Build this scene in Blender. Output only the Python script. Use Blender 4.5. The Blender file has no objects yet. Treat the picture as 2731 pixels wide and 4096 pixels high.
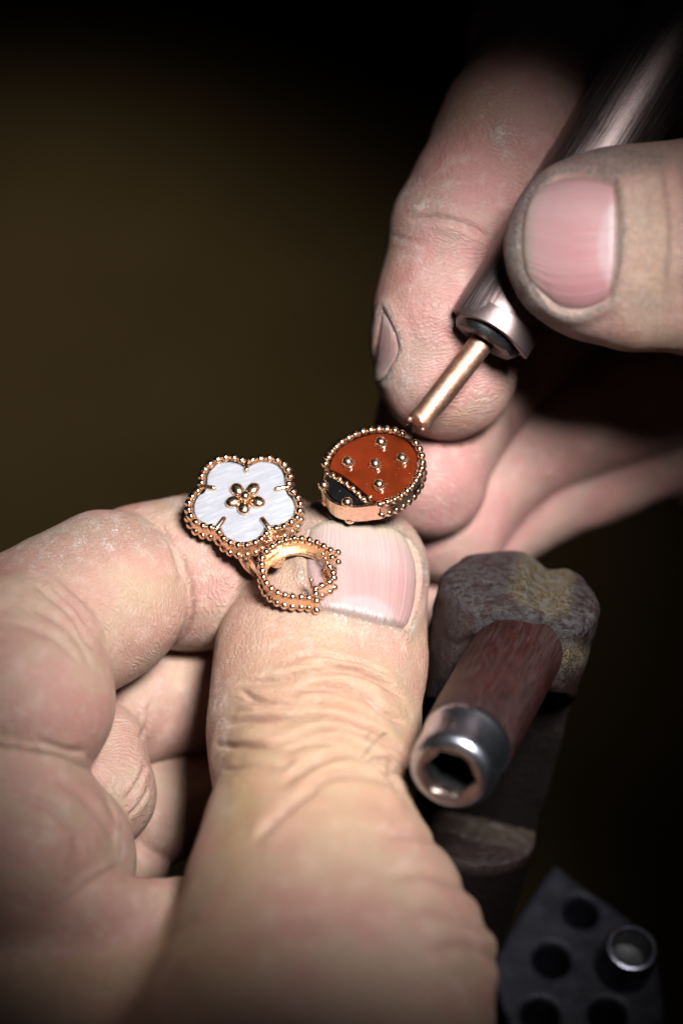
import bpy, bmesh, math
import numpy as np
from mathutils import Vector, Matrix

# ------------------------------------------------------------------ camera, world, lamps
scene = bpy.context.scene
D = 312.4                       # mm, lens to the plane of focus
S = 112.464 / 4096              # mm per photograph pixel on the plane of focus
PITCH = math.radians(50)
C0 = np.array([0.0, 0.0, 0.20])   # world position of the focus point (bench top at z = 0)
U = np.array([1.0, 0, 0])
V = np.array([0, math.sin(PITCH), math.cos(PITCH)])
W = np.array([0, -math.cos(PITCH), math.sin(PITCH)])
B3 = np.array([U, V, W])

def to_world(c):                # mm in the local frame (right, up, towards the viewer) -> metres
    return C0 + 0.001 * (np.asarray(c, float) @ B3)

cam_d = bpy.data.cameras.new("camera")
cam = bpy.data.objects.new("camera", cam_d)
scene.collection.objects.link(cam)
cam.matrix_world = Matrix(((U[0], V[0], W[0], 0), (U[1], V[1], W[1], 0), (U[2], V[2], W[2], 0), (0, 0, 0, 1)))
cam.location = Vector(to_world([0, 0, D]))
cam_d.lens = 100
cam_d.sensor_width = 36
cam_d.sensor_fit = 'AUTO'
cam_d.clip_start = 0.01
cam_d.clip_end = 20
cam_d.dof.use_dof = True
cam_d.dof.focus_distance = D * 0.001
cam_d.dof.aperture_fstop = 8.5
scene.camera = cam

world = bpy.data.worlds.new("World")
scene.world = world
world.use_nodes = True
bg = world.node_tree.nodes["Background"]
bg.inputs[0].default_value = (0.9, 0.95, 1.0, 1)
bg.inputs[1].default_value = 0.003

def spot(name, pos, target, power, size, angle, blend, col):
    l = bpy.data.lights.new(name, 'SPOT')
    l.energy = power
    l.shadow_soft_size = size
    l.spot_size = math.radians(angle)
    l.spot_blend = blend
    l.color = col
    o = bpy.data.objects.new(name, l)
    scene.collection.objects.link(o)
    p, t = to_world(pos), to_world(target)
    o.location = Vector(p)
    o.rotation_euler = Vector(t - p).to_track_quat('-Z', 'Y').to_euler()
    return o

# ring lamp close to the lens: seven small heads all turned to the same spot
LAMP = np.array([74.0, 100.0, 255.0])
for i in range(7):
    a_ = 2 * math.pi * i / 6
    off_ = np.array([math.cos(a_), math.sin(a_), 0.0]) * (0 if i == 6 else 28.0)
    spot("bench_lamp", LAMP + off_, (5, -6, 2), 12.8 / 7, 0.012, 22.5, 1.0, (1.0, 0.985, 0.97))
# added lamp without a known source, brightening only the bench top behind
l2_ = spot("added_bench_glow", (0, 0, 0), (0, 1, 0), 17.0, 0.03, 22, 1.0, (1.0, 0.87, 0.66))
l2_.location = (-0.27, 0.46, 0.36)
l2_.rotation_euler = (Vector((-0.052, 0.205, 0.0)) - l2_.location).to_track_quat('-Z', 'Y').to_euler()

scene.view_settings.view_transform = 'Standard'
scene.view_settings.look = 'None'
scene.view_settings.exposure = 0.0
scene.view_settings.gamma = 1.0
scene.view_settings.use_curve_mapping = False
scene.cycles.use_denoising = True
scene.cycles.max_bounces = 8
scene.cycles.diffuse_bounces = 2
scene.cycles.caustics_reflective = False
scene.cycles.caustics_refractive = False

# ------------------------------------------------------------------ helpers
def nrm(v):
    v = np.asarray(v, float)
    return v / np.linalg.norm(v)

def P(x, y, w=0.0):             # photograph pixel + depth (mm) -> mm in the local frame
    k = (D - w) / D
    return np.array([(x - 1365.5) * S * k, (2048 - y) * S * k, w])

def to_px(c):
    k = D / (D - c[:, 2])
    return np.stack([c[:, 0] * k / S + 1365.5, 2048 - c[:, 1] * k / S], 1)

class Plane:                    # an inclined plane through a point, with its own 2-D axes
    def __init__(self, x, y, w, n):
        self.o = P(x, y, w); self.n = nrm(n)
        self.a = nrm(np.cross([0, 1, 0], self.n)); self.b = np.cross(self.n, self.a)
    def hit(self, x, y, h=0.0):
        q = P(x, y, 0); e = np.array([0, 0, D]); d = q - e
        t = np.dot(self.o + self.n * h - e, self.n) / np.dot(d, self.n)
        return e + d * t
    def two(self, p):
        return np.array([np.dot(p - self.o, self.a), np.dot(p - self.o, self.b)])
    def pt(self, ab, h=0.0):
        return self.o + self.a * ab[0] + self.b * ab[1] + self.n * h

def mesh_data(name, v_local, faces, mat, smooth=True):
    me = bpy.data.meshes.new(name)
    v_local = np.asarray(v_local, float)
    me.from_pydata(v_local.tolist(), [], faces if isinstance(faces, list) else faces.tolist())
    me.materials.append(mat)
    if smooth:
        me.shade_smooth()
    me.update()
    return me

def thing(name, at, label, category, group=None):
    o = bpy.data.objects.new(name, None)
    o.empty_display_size = 0.005
    scene.collection.objects.link(o)
    o.location = Vector(to_world(at))
    o["label"] = label; o["category"] = category
    if group: o["group"] = group
    return o

def origin(o):
    l = np.zeros(3)
    while o is not None:
        l = l + np.array(o.location); o = o.parent
    return l

def part(name, verts, faces, mat, parent, smooth=True, sharp=None):
    v = to_world(np.asarray(verts, float)) - (origin(parent) if parent is not None else 0)
    me = mesh_data(name, v, faces, mat, smooth)
    o = bpy.data.objects.new(name, me)
    scene.collection.objects.link(o)
    o.parent = parent
    if sharp is not None:
        me.set_sharp_from_angle(angle=math.radians(sharp))
    return o

def place(name, me, at, parent, rot=None, scale=None):     # a shared mesh at a place (mm)
    o = bpy.data.objects.new(name, me)
    scene.collection.objects.link(o)
    o.parent = parent
    o.location = Vector(to_world(at) - origin(parent))
    if rot is not None:
        o.rotation_mode = 'QUATERNION'; o.rotation_quaternion = rot
    if scale is not None: o.scale = scale
    return o

def noise3(p, seed=0):          # smooth value noise, about -1..1
    p = np.asarray(p, float); i = np.floor(p).astype(np.int64); f = p - i
    f = f * f * (3 - 2 * f); out = 0
    for dx in (0, 1):
        for dy in (0, 1):
            for dz in (0, 1):
                x, y, z = i[:, 0] + dx, i[:, 1] + dy, i[:, 2] + dz
                h = (x * 374761393 + y * 668265263 + z * 2147483647 + seed * 974711) & 0xffffffff
                h = ((h ^ (h >> 13)) * 1274126177) & 0xffffffff
                h = (h ^ (h >> 16)) & 0xffff
                wt = (f[:, 0] if dx else 1 - f[:, 0]) * (f[:, 1] if dy else 1 - f[:, 1]) * (f[:, 2] if dz else 1 - f[:, 2])
                out = out + wt * (h / 32767.5 - 1)
    return out

def catmull(pts, n, closed=True):       # even resampling of a smooth curve through points
    p = np.asarray(pts, float); m = len(p); out = []
    seg = m if closed else m - 1
    for i in range(seg):
        g = (lambda j: p[j % m]) if closed else (lambda j: p[min(max(j, 0), m - 1)])
        p0, p1, p2, p3 = g(i - 1), g(i), g(i + 1), g(i + 2)
        for t in np.linspace(0, 1, 12, endpoint=False):
            out.append(0.5 * (2 * p1 + (p2 - p0) * t + (2 * p0 - 5 * p1 + 4 * p2 - p3) * t * t + (3 * p1 - p0 - 3 * p2 + p3) * t ** 3))
    if not closed: out.append(p[-1])
    out = np.array(out); q = np.vstack([out, out[:1]]) if closed else out
    L = np.concatenate([[0], np.cumsum(np.linalg.norm(np.diff(q, axis=0), axis=1))])
    s = np.linspace(0, L[-1], n, endpoint=not closed)
    return np.stack([np.interp(s, L, q[:, k]) for k in range(p.shape[1])], 1)

def tube(path, radii, segs=12, caps=True):
    path = np.asarray(path, float); n = len(path)
    radii = np.broadcast_to(np.asarray(radii, float), (n,))
    t = np.gradient(path, axis=0); t /= np.linalg.norm(t, axis=1)[:, None]
    ref = np.array([0.31, 0.17, 0.93]); u = np.cross(t[0], ref); u /= np.linalg.norm(u)
    vs, fs = [], []
    for i in range(n):
        u = u - t[i] * np.dot(u, t[i]); u /= np.linalg.norm(u); b = np.cross(t[i], u)
        for k in range(segs):
            a = 2 * math.pi * k / segs
            vs.append(path[i] + radii[i] * (math.cos(a) * u + math.sin(a) * b))
    for i in range(n - 1):
        for k in range(segs):
            k2 = (k + 1) % segs
            fs.append((i * segs + k, i * segs + k2, (i + 1) * segs + k2, (i + 1) * segs + k))
    if caps:
        fs.append(tuple(range(segs))[::-1]); fs.append(tuple((n - 1) * segs + k for k in range(segs)))
    return vs, fs

def lathe(o, axis, profile, segs=48, rfun=None, cap_start=False, cap_end=False):
    axis = nrm(axis); u = nrm(np.cross(axis, [0.2, 0.9, 0.3])); b = np.cross(axis, u)
    vs, fs = [], []
    for j, (h, r) in enumerate(profile):
        for k in range(segs):
            a = 2 * math.pi * k / segs
            rr = r * (rfun(j, a) if rfun else 1)
            vs.append(o + axis * h + rr * (math.cos(a) * u + math.sin(a) * b))
    for j in range(len(profile) - 1):
        for k in range(segs):
            k2 = (k + 1) % segs
            fs.append((j * segs + k, (j + 1) * segs + k, (j + 1) * segs + k2, j * segs + k2)[::-1])
    m = (len(profile) - 1) * segs
    if cap_start: fs.append(tuple(range(segs))[::-1])
    if cap_end: fs.append(tuple(m + k for k in range(segs)))
    return vs, fs

# ------------------------------------------------------------------ materials
class Mat:
    def __init__(self, name):
        self.m = bpy.data.materials.new(name); self.m.use_nodes = True
        self.t = self.m.node_tree; self.p = self.t.nodes["Principled BSDF"]
    def n(self, kind, **kw):
        x = self.t.nodes.new(kind)
        for k, v in kw.items():
            if k == 'inp':
                for a, b in v.items():
                    if hasattr(b, 'is_output'): self.t.links.new(b, x.inputs[a])
                    else: x.inputs[a].default_value = b
            else: setattr(x, k, v)
        return x
    def set(self, **kw):
        for k, v in kw.items():
            k = k.replace('_', ' ')
            if hasattr(v, 'is_output'): self.t.links.new(v, self.p.inputs[k])
            else: self.p.inputs[k].default_value = v
    def attr(self, name): return self.n('ShaderNodeAttribute', attribute_name=name).outputs['Fac']
    def math(self, op, a, b=0.0, c=0.0, clamp=False):
        x = self.n('ShaderNodeMath', operation=op, use_clamp=clamp)
        for i, q in enumerate((a, b, c)):
            if hasattr(q, 'is_output'): self.t.links.new(q, x.inputs[i])
            else: x.inputs[i].default_value = q
        return x.outputs[0]
    def mix(self, f, a, b, blend='MIX'):
        x = self.n('ShaderNodeMix', data_type='RGBA', blend_type=blend)
        for i, q in ((0, f), (6, a), (7, b)):
            if hasattr(q, 'is_output'): self.t.links.new(q, x.inputs[i])
            else: x.inputs[i].default_value = q if i == 0 else (*q, 1) if len(q) == 3 else q
        return x.outputs[2]
    def mm(self, scale=(1, 1, 1)):   # object coordinates in millimetres
        tc = self.n('ShaderNodeTexCoord')
        mp = self.n('ShaderNodeMapping', inp={'Vector': tc.outputs['Object'], 'Scale': tuple(1000 * s for s in scale)})
        return mp.outputs[0]
    def noise(self, vec, scale, detail=3, rough=0.55, dist=0.0):
        return self.n('ShaderNodeTexNoise', inp={'Vector': vec, 'Scale': scale, 'Detail': detail, 'Roughness': rough, 'Distortion': dist}).outputs['Fac']
    def ramp(self, f, lo, hi, a=0.0, b=1.0):
        return self.n('ShaderNodeMapRange', interpolation_type='SMOOTHSTEP', inp={0: f, 1: lo, 2: hi, 3: a, 4: b}).outputs[0]
    def bump(self, h, dist, strength=1.0, normal=None):
        i = {'Height': h, 'Distance': dist, 'Strength': strength}
        if normal is not None: i['Normal'] = normal
        return self.n('ShaderNodeBump', inp=i).outputs[0]

def skin_mat(name, base, pink, pale, sss=1.0):
    M = Mat(name); v = M.mm()
    n1 = M.noise(v, 0.16, 4); n2 = M.noise(v, 0.55, 4, 0.6); n3 = M.noise(v, 2.2, 5, 0.65); n4 = M.noise(v, 9.0, 3, 0.6)
    red = M.attr('red'); dry = M.attr('dry'); dirt = M.attr('dirt'); yel = M.attr('yel'); palm = M.attr('palm'); s = M.attr('along'); prn = M.attr('print')
    f = M.math('ADD', M.ramp(n1, 0.38, 0.62, 0, 0.75), M.ramp(n2, 0.38, 0.68, -0.15, 0.4))
    f = M.math('ADD', f, red, clamp=True)
    c = M.mix(f, base, pink)
    c = M.mix(M.ramp(n2, 0.48, 0.70, 0, 0.5), c, pale)
    c = M.mix(M.math('MULTIPLY', yel, 0.75, clamp=True), c, (0.36, 0.235, 0.11))
    c = M.mix(M.ramp(n3, 0.45, 0.75, 0, 0.22), c, (0.25, 0.125, 0.09))
    # ridges: fine lines across the finger, following its length
    wob = M.math('MULTIPLY_ADD', n1, 5.0, M.math('MULTIPLY_ADD', n2, 1.0, s))
    wob = M.math('MULTIPLY_ADD', n3, 0.10, wob)
    ph = M.math('MULTIPLY', wob, 2 * math.pi / 0.47)
    ridge = M.math('MULTIPLY_ADD', M.math('SINE', ph), 0.5, 0.5)
    prm = M.math('MULTIPLY', prn, M.ramp(n3, 0.35, 0.6, 0.15, 1.0))
    c = M.mix(M.math('MULTIPLY', M.math('MULTIPLY', ridge, prm), 0.26), c, pale)
    # dry scale and dust lying on the skin
    n5 = M.noise(v, 4.0, 5, 0.7, 0.6)
    dmask = M.math('MULTIPLY', M.ramp(M.math('MULTIPLY_ADD', n5, 0.55, M.math('MULTIPLY_ADD', n4, 0.2, M.math('MULTIPLY', n2, 0.25))), 0.49, 0.58), dry, clamp=True)
    spk = M.n('ShaderNodeTexVoronoi', feature='F1', inp={'Vector': v, 'Scale': 1.15, 'Randomness': 1.0}).outputs['Distance']
    dmask2 = M.math('MAXIMUM', dmask, M.math('MULTIPLY', M.ramp(spk, 0.08, 0.05), 0.55))
    c = M.mix(M.math('MULTIPLY', dmask2, 0.8), c, (0.68, 0.62, 0.55))
    gr = M.math('MULTIPLY', dirt, M.ramp(n3, 0.30, 0.66, 0.35, 1.0), clamp=True)
    c = M.mix(gr, c, (0.085, 0.075, 0.07))
    c = M.mix(M.math('MULTIPLY', M.math('MULTIPLY', dirt, M.ramp(n4, 0.52, 0.7)), 0.5), c, (0.45, 0.42, 0.40))
    cells = M.n('ShaderNodeTexVoronoi', feature='DISTANCE_TO_EDGE', inp={'Vector': v, 'Scale': 1.5, 'Randomness': 0.9}).outputs['Distance']
    back = M.math('SUBTRACT', 1.0, prn, clamp=True)
    h = M.math('MULTIPLY', M.math('MULTIPLY', ridge, prm), 0.5)
    h = M.math('ADD', h, M.math('MULTIPLY', M.math('MULTIPLY', M.ramp(cells, 0.0, 0.14), back), 0.28))
    h = M.math('MULTIPLY_ADD', n3, 0.5, h)
    h = M.math('MULTIPLY_ADD', n4, 0.55, h)
    pores = M.n('ShaderNodeTexVoronoi', feature='F1', inp={'Vector': v, 'Scale': 2.6, 'Randomness': 1.0}).outputs['Distance']
    h = M.math('MULTIPLY_ADD', M.ramp(pores, 0.05, 0.30), M.math('MULTIPLY', back, 0.45), h)
    h = M.math('MULTIPLY_ADD', dmask, 0.8, h)
    M.set(Base_Color=c, Roughness=M.ramp(n3, 0.3, 0.7, 0.36, 0.58), Specular_IOR_Level=0.5,
          Subsurface_Weight=0.40 * sss, Subsurface_Radius=(1.0, 0.36, 0.2), Subsurface_Scale=0.0007,
          Normal=M.bump(h, 0.00014, 1.0))
    return M.m

SKIN_L = skin_mat("skin_beige", (0.335, 0.225, 0.163), (0.345, 0.170, 0.143), (0.43, 0.335, 0.265))
SKIN_R = skin_mat("skin_rosy", (0.33, 0.208, 0.170), (0.36, 0.163, 0.150), (0.42, 0.31, 0.27))

def nail_mat(name, bed, tip, lines=0.12, pale=(0.30, 0.235, 0.218)):
    M = Mat(name)
    uv = M.n('ShaderNodeUVMap', uv_map='nail_uv').outputs[0]
    sp = M.n('ShaderNodeSeparateXYZ', inp={0: uv}); x, y = sp.outputs[0], sp.outputs[1]
    v = M.mm()
    str_ = M.n('ShaderNodeMapping', inp={'Vector': uv, 'Scale': (26, 0.8, 1)}).outputs[0]
    ln = M.noise(str_, 1.0, 4, 0.65)
    str2 = M.n('ShaderNodeMapping', inp={'Vector': uv, 'Scale': (60, 1.6, 1)}).outputs[0]
    ln2 = M.noise(str2, 1.0, 3, 0.6)
    n = M.noise(v, 0.45, 3)
    soft = M.noise(M.n('ShaderNodeMapping', inp={'Vector': uv, 'Scale': (5.5, 0.35, 1)}).outputs[0], 1.0, 2, 0.5)
    c = M.mix(M.ramp(soft, 0.30, 0.72, 0.1, 0.55), bed, pale)
    c = M.mix(M.ramp(ln, 0.40, 0.70, 0, 0.15), c, pale)
    c = M.mix(M.ramp(y, 0.35, 0.85, 0, 0.45), c, pale)
    e = M.math('MULTIPLY_ADD', n, 0.10, y)
    c = M.mix(M.ramp(e, 0.84, 1.04, 0, 0.9), c, tip)
    c = M.mix(M.ramp(x, 0.75, 0.1, 0, 0.45), c, pale)
    # half moon by the cuticle
    dx = M.math('MULTIPLY', M.math('SUBTRACT', x, 0.52), 2.2)
    lun = M.math('SQRT', M.math('ADD', M.math('MULTIPLY', dx, dx), M.math('MULTIPLY', y, M.math('MULTIPLY', y, 10.0))))
    c = M.mix(M.ramp(lun, 0.85, 0.62, 0, 0.42), c, (0.36, 0.30, 0.305))
    c = M.mix(M.math('MULTIPLY', M.ramp(ln2, 0.60, 0.78), 0.14), c, (0.60, 0.52, 0.50))
    c = M.mix(M.math('MULTIPLY', M.ramp(ln2, 0.34, 0.24), lines), c, (0.16, 0.09, 0.09))
    sd = M.math('ABSOLUTE', M.math('SUBTRACT', x, 0.5))
    nd = M.noise(v, 1.4, 5, 0.7)
    edge = M.math('MAXIMUM', M.ramp(M.math('MULTIPLY_ADD', nd, 0.10, sd), 0.47, 0.55), M.math('MAXIMUM', M.ramp(M.math('MULTIPLY_ADD', nd, 0.10, y), 0.99, 1.06), M.ramp(M.math('MULTIPLY_ADD', nd, -0.10, y), 0.05, -0.02)))
    c = M.mix(M.math('MULTIPLY', edge, 0.75), c, (0.12, 0.088, 0.068))
    c = M.mix(M.ramp(nd, 0.62, 0.72, 0, 0.35), c, (0.24, 0.17, 0.15))
    h = M.math('MULTIPLY_ADD', ln2, 0.5, ln)
    M.set(Base_Color=c, Roughness=M.ramp(ln2, 0.3, 0.7, 0.30, 0.46), Specular_IOR_Level=0.5, Subsurface_Weight=0.35,
          Subsurface_Radius=(1, 0.5, 0.4), Subsurface_Scale=0.0006, Normal=M.bump(h, 0.00016, 1.0))
    return M.m
NAIL_L = nail_mat("nail_pale", (0.31, 0.155, 0.152), (0.29, 0.24, 0.175), 0.35)
NAIL_R = nail_mat("nail_rosy", (0.29, 0.120, 0.130), (0.22, 0.175, 0.15), 0.7, (0.32, 0.21, 0.21))

def gold_mat(name, rough, col, bumpd=0.00001):
    M = Mat(name); v = M.mm(); n = M.noise(v, 3.0, 4, 0.6); n2 = M.noise(v, 14.0, 2)
    M.set(Base_Color=M.mix(M.ramp(n, 0.35, 0.7), col, tuple(min(1, a * b) for a, b in zip(col, (0.86, 0.78, 0.70)))), Metallic=1.0,
          Roughness=M.ramp(n, 0.3, 0.7, rough * 0.7, rough * 1.5), Normal=M.bump(M.math('ADD', n, M.math('MULTIPLY', n2, 0.3)), bumpd, 1.0))
    return M.m
GOLD = gold_mat("rose_gold_polished", 0.20, (0.95, 0.70, 0.52), 0.000003)
GOLD_S = gold_mat("rose_gold_satin", 0.30, (0.94, 0.68, 0.48), 0.000008)

def pearl_mat():
    M = Mat("mother_of_pearl"); v = M.mm((1, 1, 1))
    rot = M.n('ShaderNodeMapping', inp={'Vector': M.n('ShaderNodeMapping', inp={'Vector': v, 'Rotation': (0, 0, -0.42)}).outputs[0], 'Scale': (0.35, 2.4, 2.4)}).outputs[0]
    a = M.noise(rot, 0.9, 5, 0.6, 0.8); b = M.noise(M.mm(), 0.32, 2)
    c = M.mix(M.ramp(a, 0.30, 0.72), (0.235, 0.243, 0.275), (0.345, 0.348, 0.37))
    c = M.mix(M.ramp(b, 0.42, 0.62, 0, 0.55), c, (0.285, 0.268, 0.302))
    M.set(Base_Color=c, Roughness=0.24, Specular_IOR_Level=0.6, Coat_Weight=0.5, Coat_Roughness=0.08, Subsurface_Weight=0.3,
          Subsurface_Radius=(1, 1, 1), Subsurface_Scale=0.0004, Thin_Film_Thickness=430.0, Thin_Film_IOR=1.4,
          Normal=M.bump(a, 0.00003, 0.6))
    return M.m
PEARL = pearl_mat()

def stone_mat(name, c1, c2, sss):
    M = Mat(name); v = M.mm(); n = M.noise(v, 0.35, 3); sp = M.n('ShaderNodeTexVoronoi', inp={'Vector': v, 'Scale': 1.6}).outputs['Distance']
    c = M.mix(M.ramp(n, 0.35, 0.65), c1, c2)
    c = M.mix(M.math('MULTIPLY', M.ramp(sp, 0.075, 0.05), 0.55), c, (0.6, 0.5, 0.45))
    M.set(Base_Color=c, Roughness=0.12, Specular_IOR_Level=0.5, Subsurface_Weight=sss, Subsurface_Radius=(1.0, 0.12, 0.04), Subsurface_Scale=0.0012)
    return M.m
CARN = stone_mat("carnelian", (0.075, 0.011, 0.003), (0.11, 0.015, 0.004), 0.3)
ONYX = stone_mat("onyx", (0.004, 0.004, 0.004), (0.006, 0.006, 0.007), 0.0)

def tool_metal():
    M = Mat("worn_maroon_tube"); uv = M.n('ShaderNodeUVMap', uv_map='tube_uv').outputs[0]
    br = M.noise(M.n('ShaderNodeMapping', inp={'Vector': uv, 'Scale': (0.5, 90, 1)}).outputs[0], 1.0, 4, 0.7)
    v = M.mm(); n = M.noise(v, 1.3, 5, 0.7); sc = M.noise(M.n('ShaderNodeMapping', inp={'Vector': uv, 'Scale': (5, 9, 1)}).outputs[0], 1.0, 6, 0.75, 1.5)
    c = M.mix(M.ramp(br, 0.35, 0.7), (0.18, 0.125, 0.125), (0.32, 0.26, 0.25))
    c = M.mix(M.ramp(sc, 0.60, 0.70), c, (0.42, 0.36, 0.35))
    c = M.mix(M.ramp(n, 0.66, 0.76), c, (0.08, 0.06, 0.06))
    M.set(Base_Color=c, Metallic=0.92, Roughness=M.ramp(br, 0.3, 0.7, 0.38, 0.52), Anisotropic=0.2,
          Normal=M.bump(M.math('ADD', br, M.math('MULTIPLY', n, 0.8)), 0.00003, 1.0))
    return M.m
TUBE = tool_metal()

def simple(name, c1, c2, rough, metal=0.0, scale=1.0, bumpd=0.00004, spec=0.5, lo=0.35, hi=0.68, extra=None):
    M = Mat(name); v = M.mm(); n = M.noise(v, scale, 6, 0.65); n2 = M.noise(v, scale * 6, 4, 0.6)
    c = M.mix(M.ramp(n, lo, hi), c1, c2)
    if extra: c = M.mix(M.ramp(n2, extra[0], extra[1]), c, extra[2])
    M.set(Base_Color=c, Metallic=metal, Roughness=M.ramp(n2, 0.3, 0.7, rough * 0.75, rough * 1.25), Specular_IOR_Level=spec,
          Normal=M.bump(M.math('MULTIPLY_ADD', n2, 0.5, n), bumpd, 1.0))
    return M.m
COPPER = simple("worn_copper", (0.40, 0.20, 0.12), (0.46, 0.30, 0.24), 0.5, 1.0, 1.2, 0.00005, extra=(0.60, 0.72, (0.62, 0.44, 0.36)))
BLACKP_SHADE = simple("black_plastic_hole_shade", (0.008, 0.008, 0.009), (0.014, 0.014, 0.015), 0.3, 0, 2.0, extra=(0.66, 0.72, (0.10, 0.10, 0.10)))  # plastic of the insert; elsewhere its black stands in for shade inside holes
CHROME = simple("steel_ferrule", (0.46, 0.48, 0.56), (0.54, 0.56, 0.64), 0.27, 1.0, 1.0, 0.000004)
BRASSF = simple("ferrule_brown_end", (0.17, 0.13, 0.115), (0.26, 0.20, 0.18), 0.36, 1.0, 1.0)
STEEL = simple("grey_steel_block", (0.004, 0.004, 0.006), (0.009, 0.009, 0.0125), 0.5, 0.0, 0.35, 0.00010, spec=0.08, extra=(0.58, 0.75, (0.012, 0.012, 0.016)))
SCREW = simple("dark_steel", (0.09, 0.09, 0.115), (0.15, 0.15, 0.18), 0.28, 1.0, 1.0)

def wood_mat(name, c1, c2, worn, wornlo, rough, uv=False):
    M = Mat(name); tc = M.attr('along'); v = M.mm()
    n = M.noise(v, 0.35, 5, 0.65); n2 = M.noise(v, 1.1, 6, 0.75); n3 = M.noise(v, 5.0, 4, 0.7)
    if uv:
        t2 = M.n('ShaderNodeUVMap', uv_map='tube_uv').outputs[0]
        n2 = M.noise(M.n('ShaderNodeMapping', inp={'Vector': t2, 'Scale': (1.2, 70, 1)}).outputs[0], 1.0, 6, 0.75, 0.3)
    c = M.mix(M.ramp(n, 0.35, 0.65), c1, c2)
    wm = M.ramp(M.math('MULTIPLY_ADD', n2, 0.75, M.math('MULTIPLY', n3, 0.3)), wornlo, wornlo + 0.10)
    c = M.mix(M.math('MULTIPLY', wm, 0.35 if uv else 0.6), c, worn)
    grit = M.attr('grit'); wear = M.attr('wear'); dk = M.attr('dark')
    c = M.mix(M.math('MULTIPLY', wear, M.ramp(n2, 0.42, 0.56, 0.0, 0.95), clamp=True), c, (0.034, 0.031, 0.033))
    c = M.mix(M.math('MULTIPLY', grit, M.ramp(n3, 0.46, 0.58), clamp=True), c, (0.17, 0.125, 0.055))
    c = M.mix(M.math('MULTIPLY', M.math('MULTIPLY', grit, 0.8), M.ramp(n2, 0.48, 0.60), clamp=True), c, (0.12, 0.11, 0.10))
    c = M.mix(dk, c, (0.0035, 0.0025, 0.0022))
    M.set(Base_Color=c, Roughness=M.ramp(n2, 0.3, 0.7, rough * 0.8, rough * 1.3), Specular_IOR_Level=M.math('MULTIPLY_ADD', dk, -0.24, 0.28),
          Normal=M.bump(M.math('ADD', n2, M.math('MULTIPLY_ADD', grit, M.math('MULTIPLY', n3, 1.6), M.math('MULTIPLY', n3, 0.4))), 0.00034, 1.0))
    return M.m
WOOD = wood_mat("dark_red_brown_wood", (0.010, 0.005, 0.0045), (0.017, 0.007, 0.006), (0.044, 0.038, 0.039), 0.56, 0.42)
WOOD2 = wood_mat("red_brown_dowel", (0.012, 0.0026, 0.002), (0.023, 0.0042, 0.003), (0.040, 0.028, 0.028), 0.50, 0.34, True)

def bench_mat():
    M = Mat("brown_bench_leather"); v = M.mm(); n = M.noise(v, 0.02, 4); n2 = M.noise(v, 0.4, 5)
    c = M.mix(M.ramp(n, 0.3, 0.7), (0.0185, 0.0125, 0.0046), (0.0235, 0.0165, 0.0066))
    M.set(Base_Color=c, Roughness=0.8, Specular_IOR_Level=0.05, Normal=M.bump(n2, 0.0006, 1.0))
    return M.m
BENCH = bench_mat()

# ------------------------------------------------------------------ setting
bm_v = [(-1.2, -0.8, 0), (1.2, -0.8, 0), (1.2, 1.6, 0), (-1.2, 1.6, 0)]
me = mesh_data("workbench_top", bm_v, [(0, 1, 2, 3)], BENCH, False)
bench = bpy.data.objects.new("workbench_top", me); scene.collection.objects.link(bench)
bench["kind"] = "structure"; bench["label"] = "brown leather covered workbench top, far out of focus"

# ------------------------------------------------------------------ implicit surfaces -> mesh
def smin(a, b, k):
    h = np.maximum(k - np.abs(a - b), 0) / k
    return np.minimum(a, b) - h * h * k * 0.25

class Bone:
    def __init__(self, a, b, ra, rb, n=None, f=1.0, k=3.0):
        self.a, self.b = np.asarray(a, float), np.asarray(b, float)
        self.ra, self.rb, self.f, self.k = ra, rb, f, k
        self.ab = self.b - self.a; self.L = np.linalg.norm(self.ab)
        if n is not None:
            ax = self.ab / self.L; n = np.asarray(n, float); n = n - ax * np.dot(n, ax); self.n = nrm(n)
        else: self.n = None
    def __call__(self, p):
        pa = p - self.a.astype(p.dtype)
        t = np.clip(pa @ self.ab.astype(p.dtype) / self.L ** 2, 0, 1)
        q = pa - t[:, None] * self.ab.astype(p.dtype)
        r = self.ra + (self.rb - self.ra) * t
        q2 = np.einsum('ij,ij->i', q, q)
        if self.f == 1.0:
            return np.sqrt(q2) - r
        qn = q @ self.n.astype(p.dtype); qn2 = qn * qn
        k0 = np.sqrt(q2 + qn2 * (1 / self.f ** 2 - 1)); k1 = np.sqrt(q2 + qn2 * (1 / self.f ** 4 - 1)) + 1e-6
        return (k0 - r) * k0 / k1
    def along(self, p, lo=0.0, hi=1.0):
        return np.clip((p - self.a) @ self.ab / self.L ** 2, lo, hi) * self.L

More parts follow.
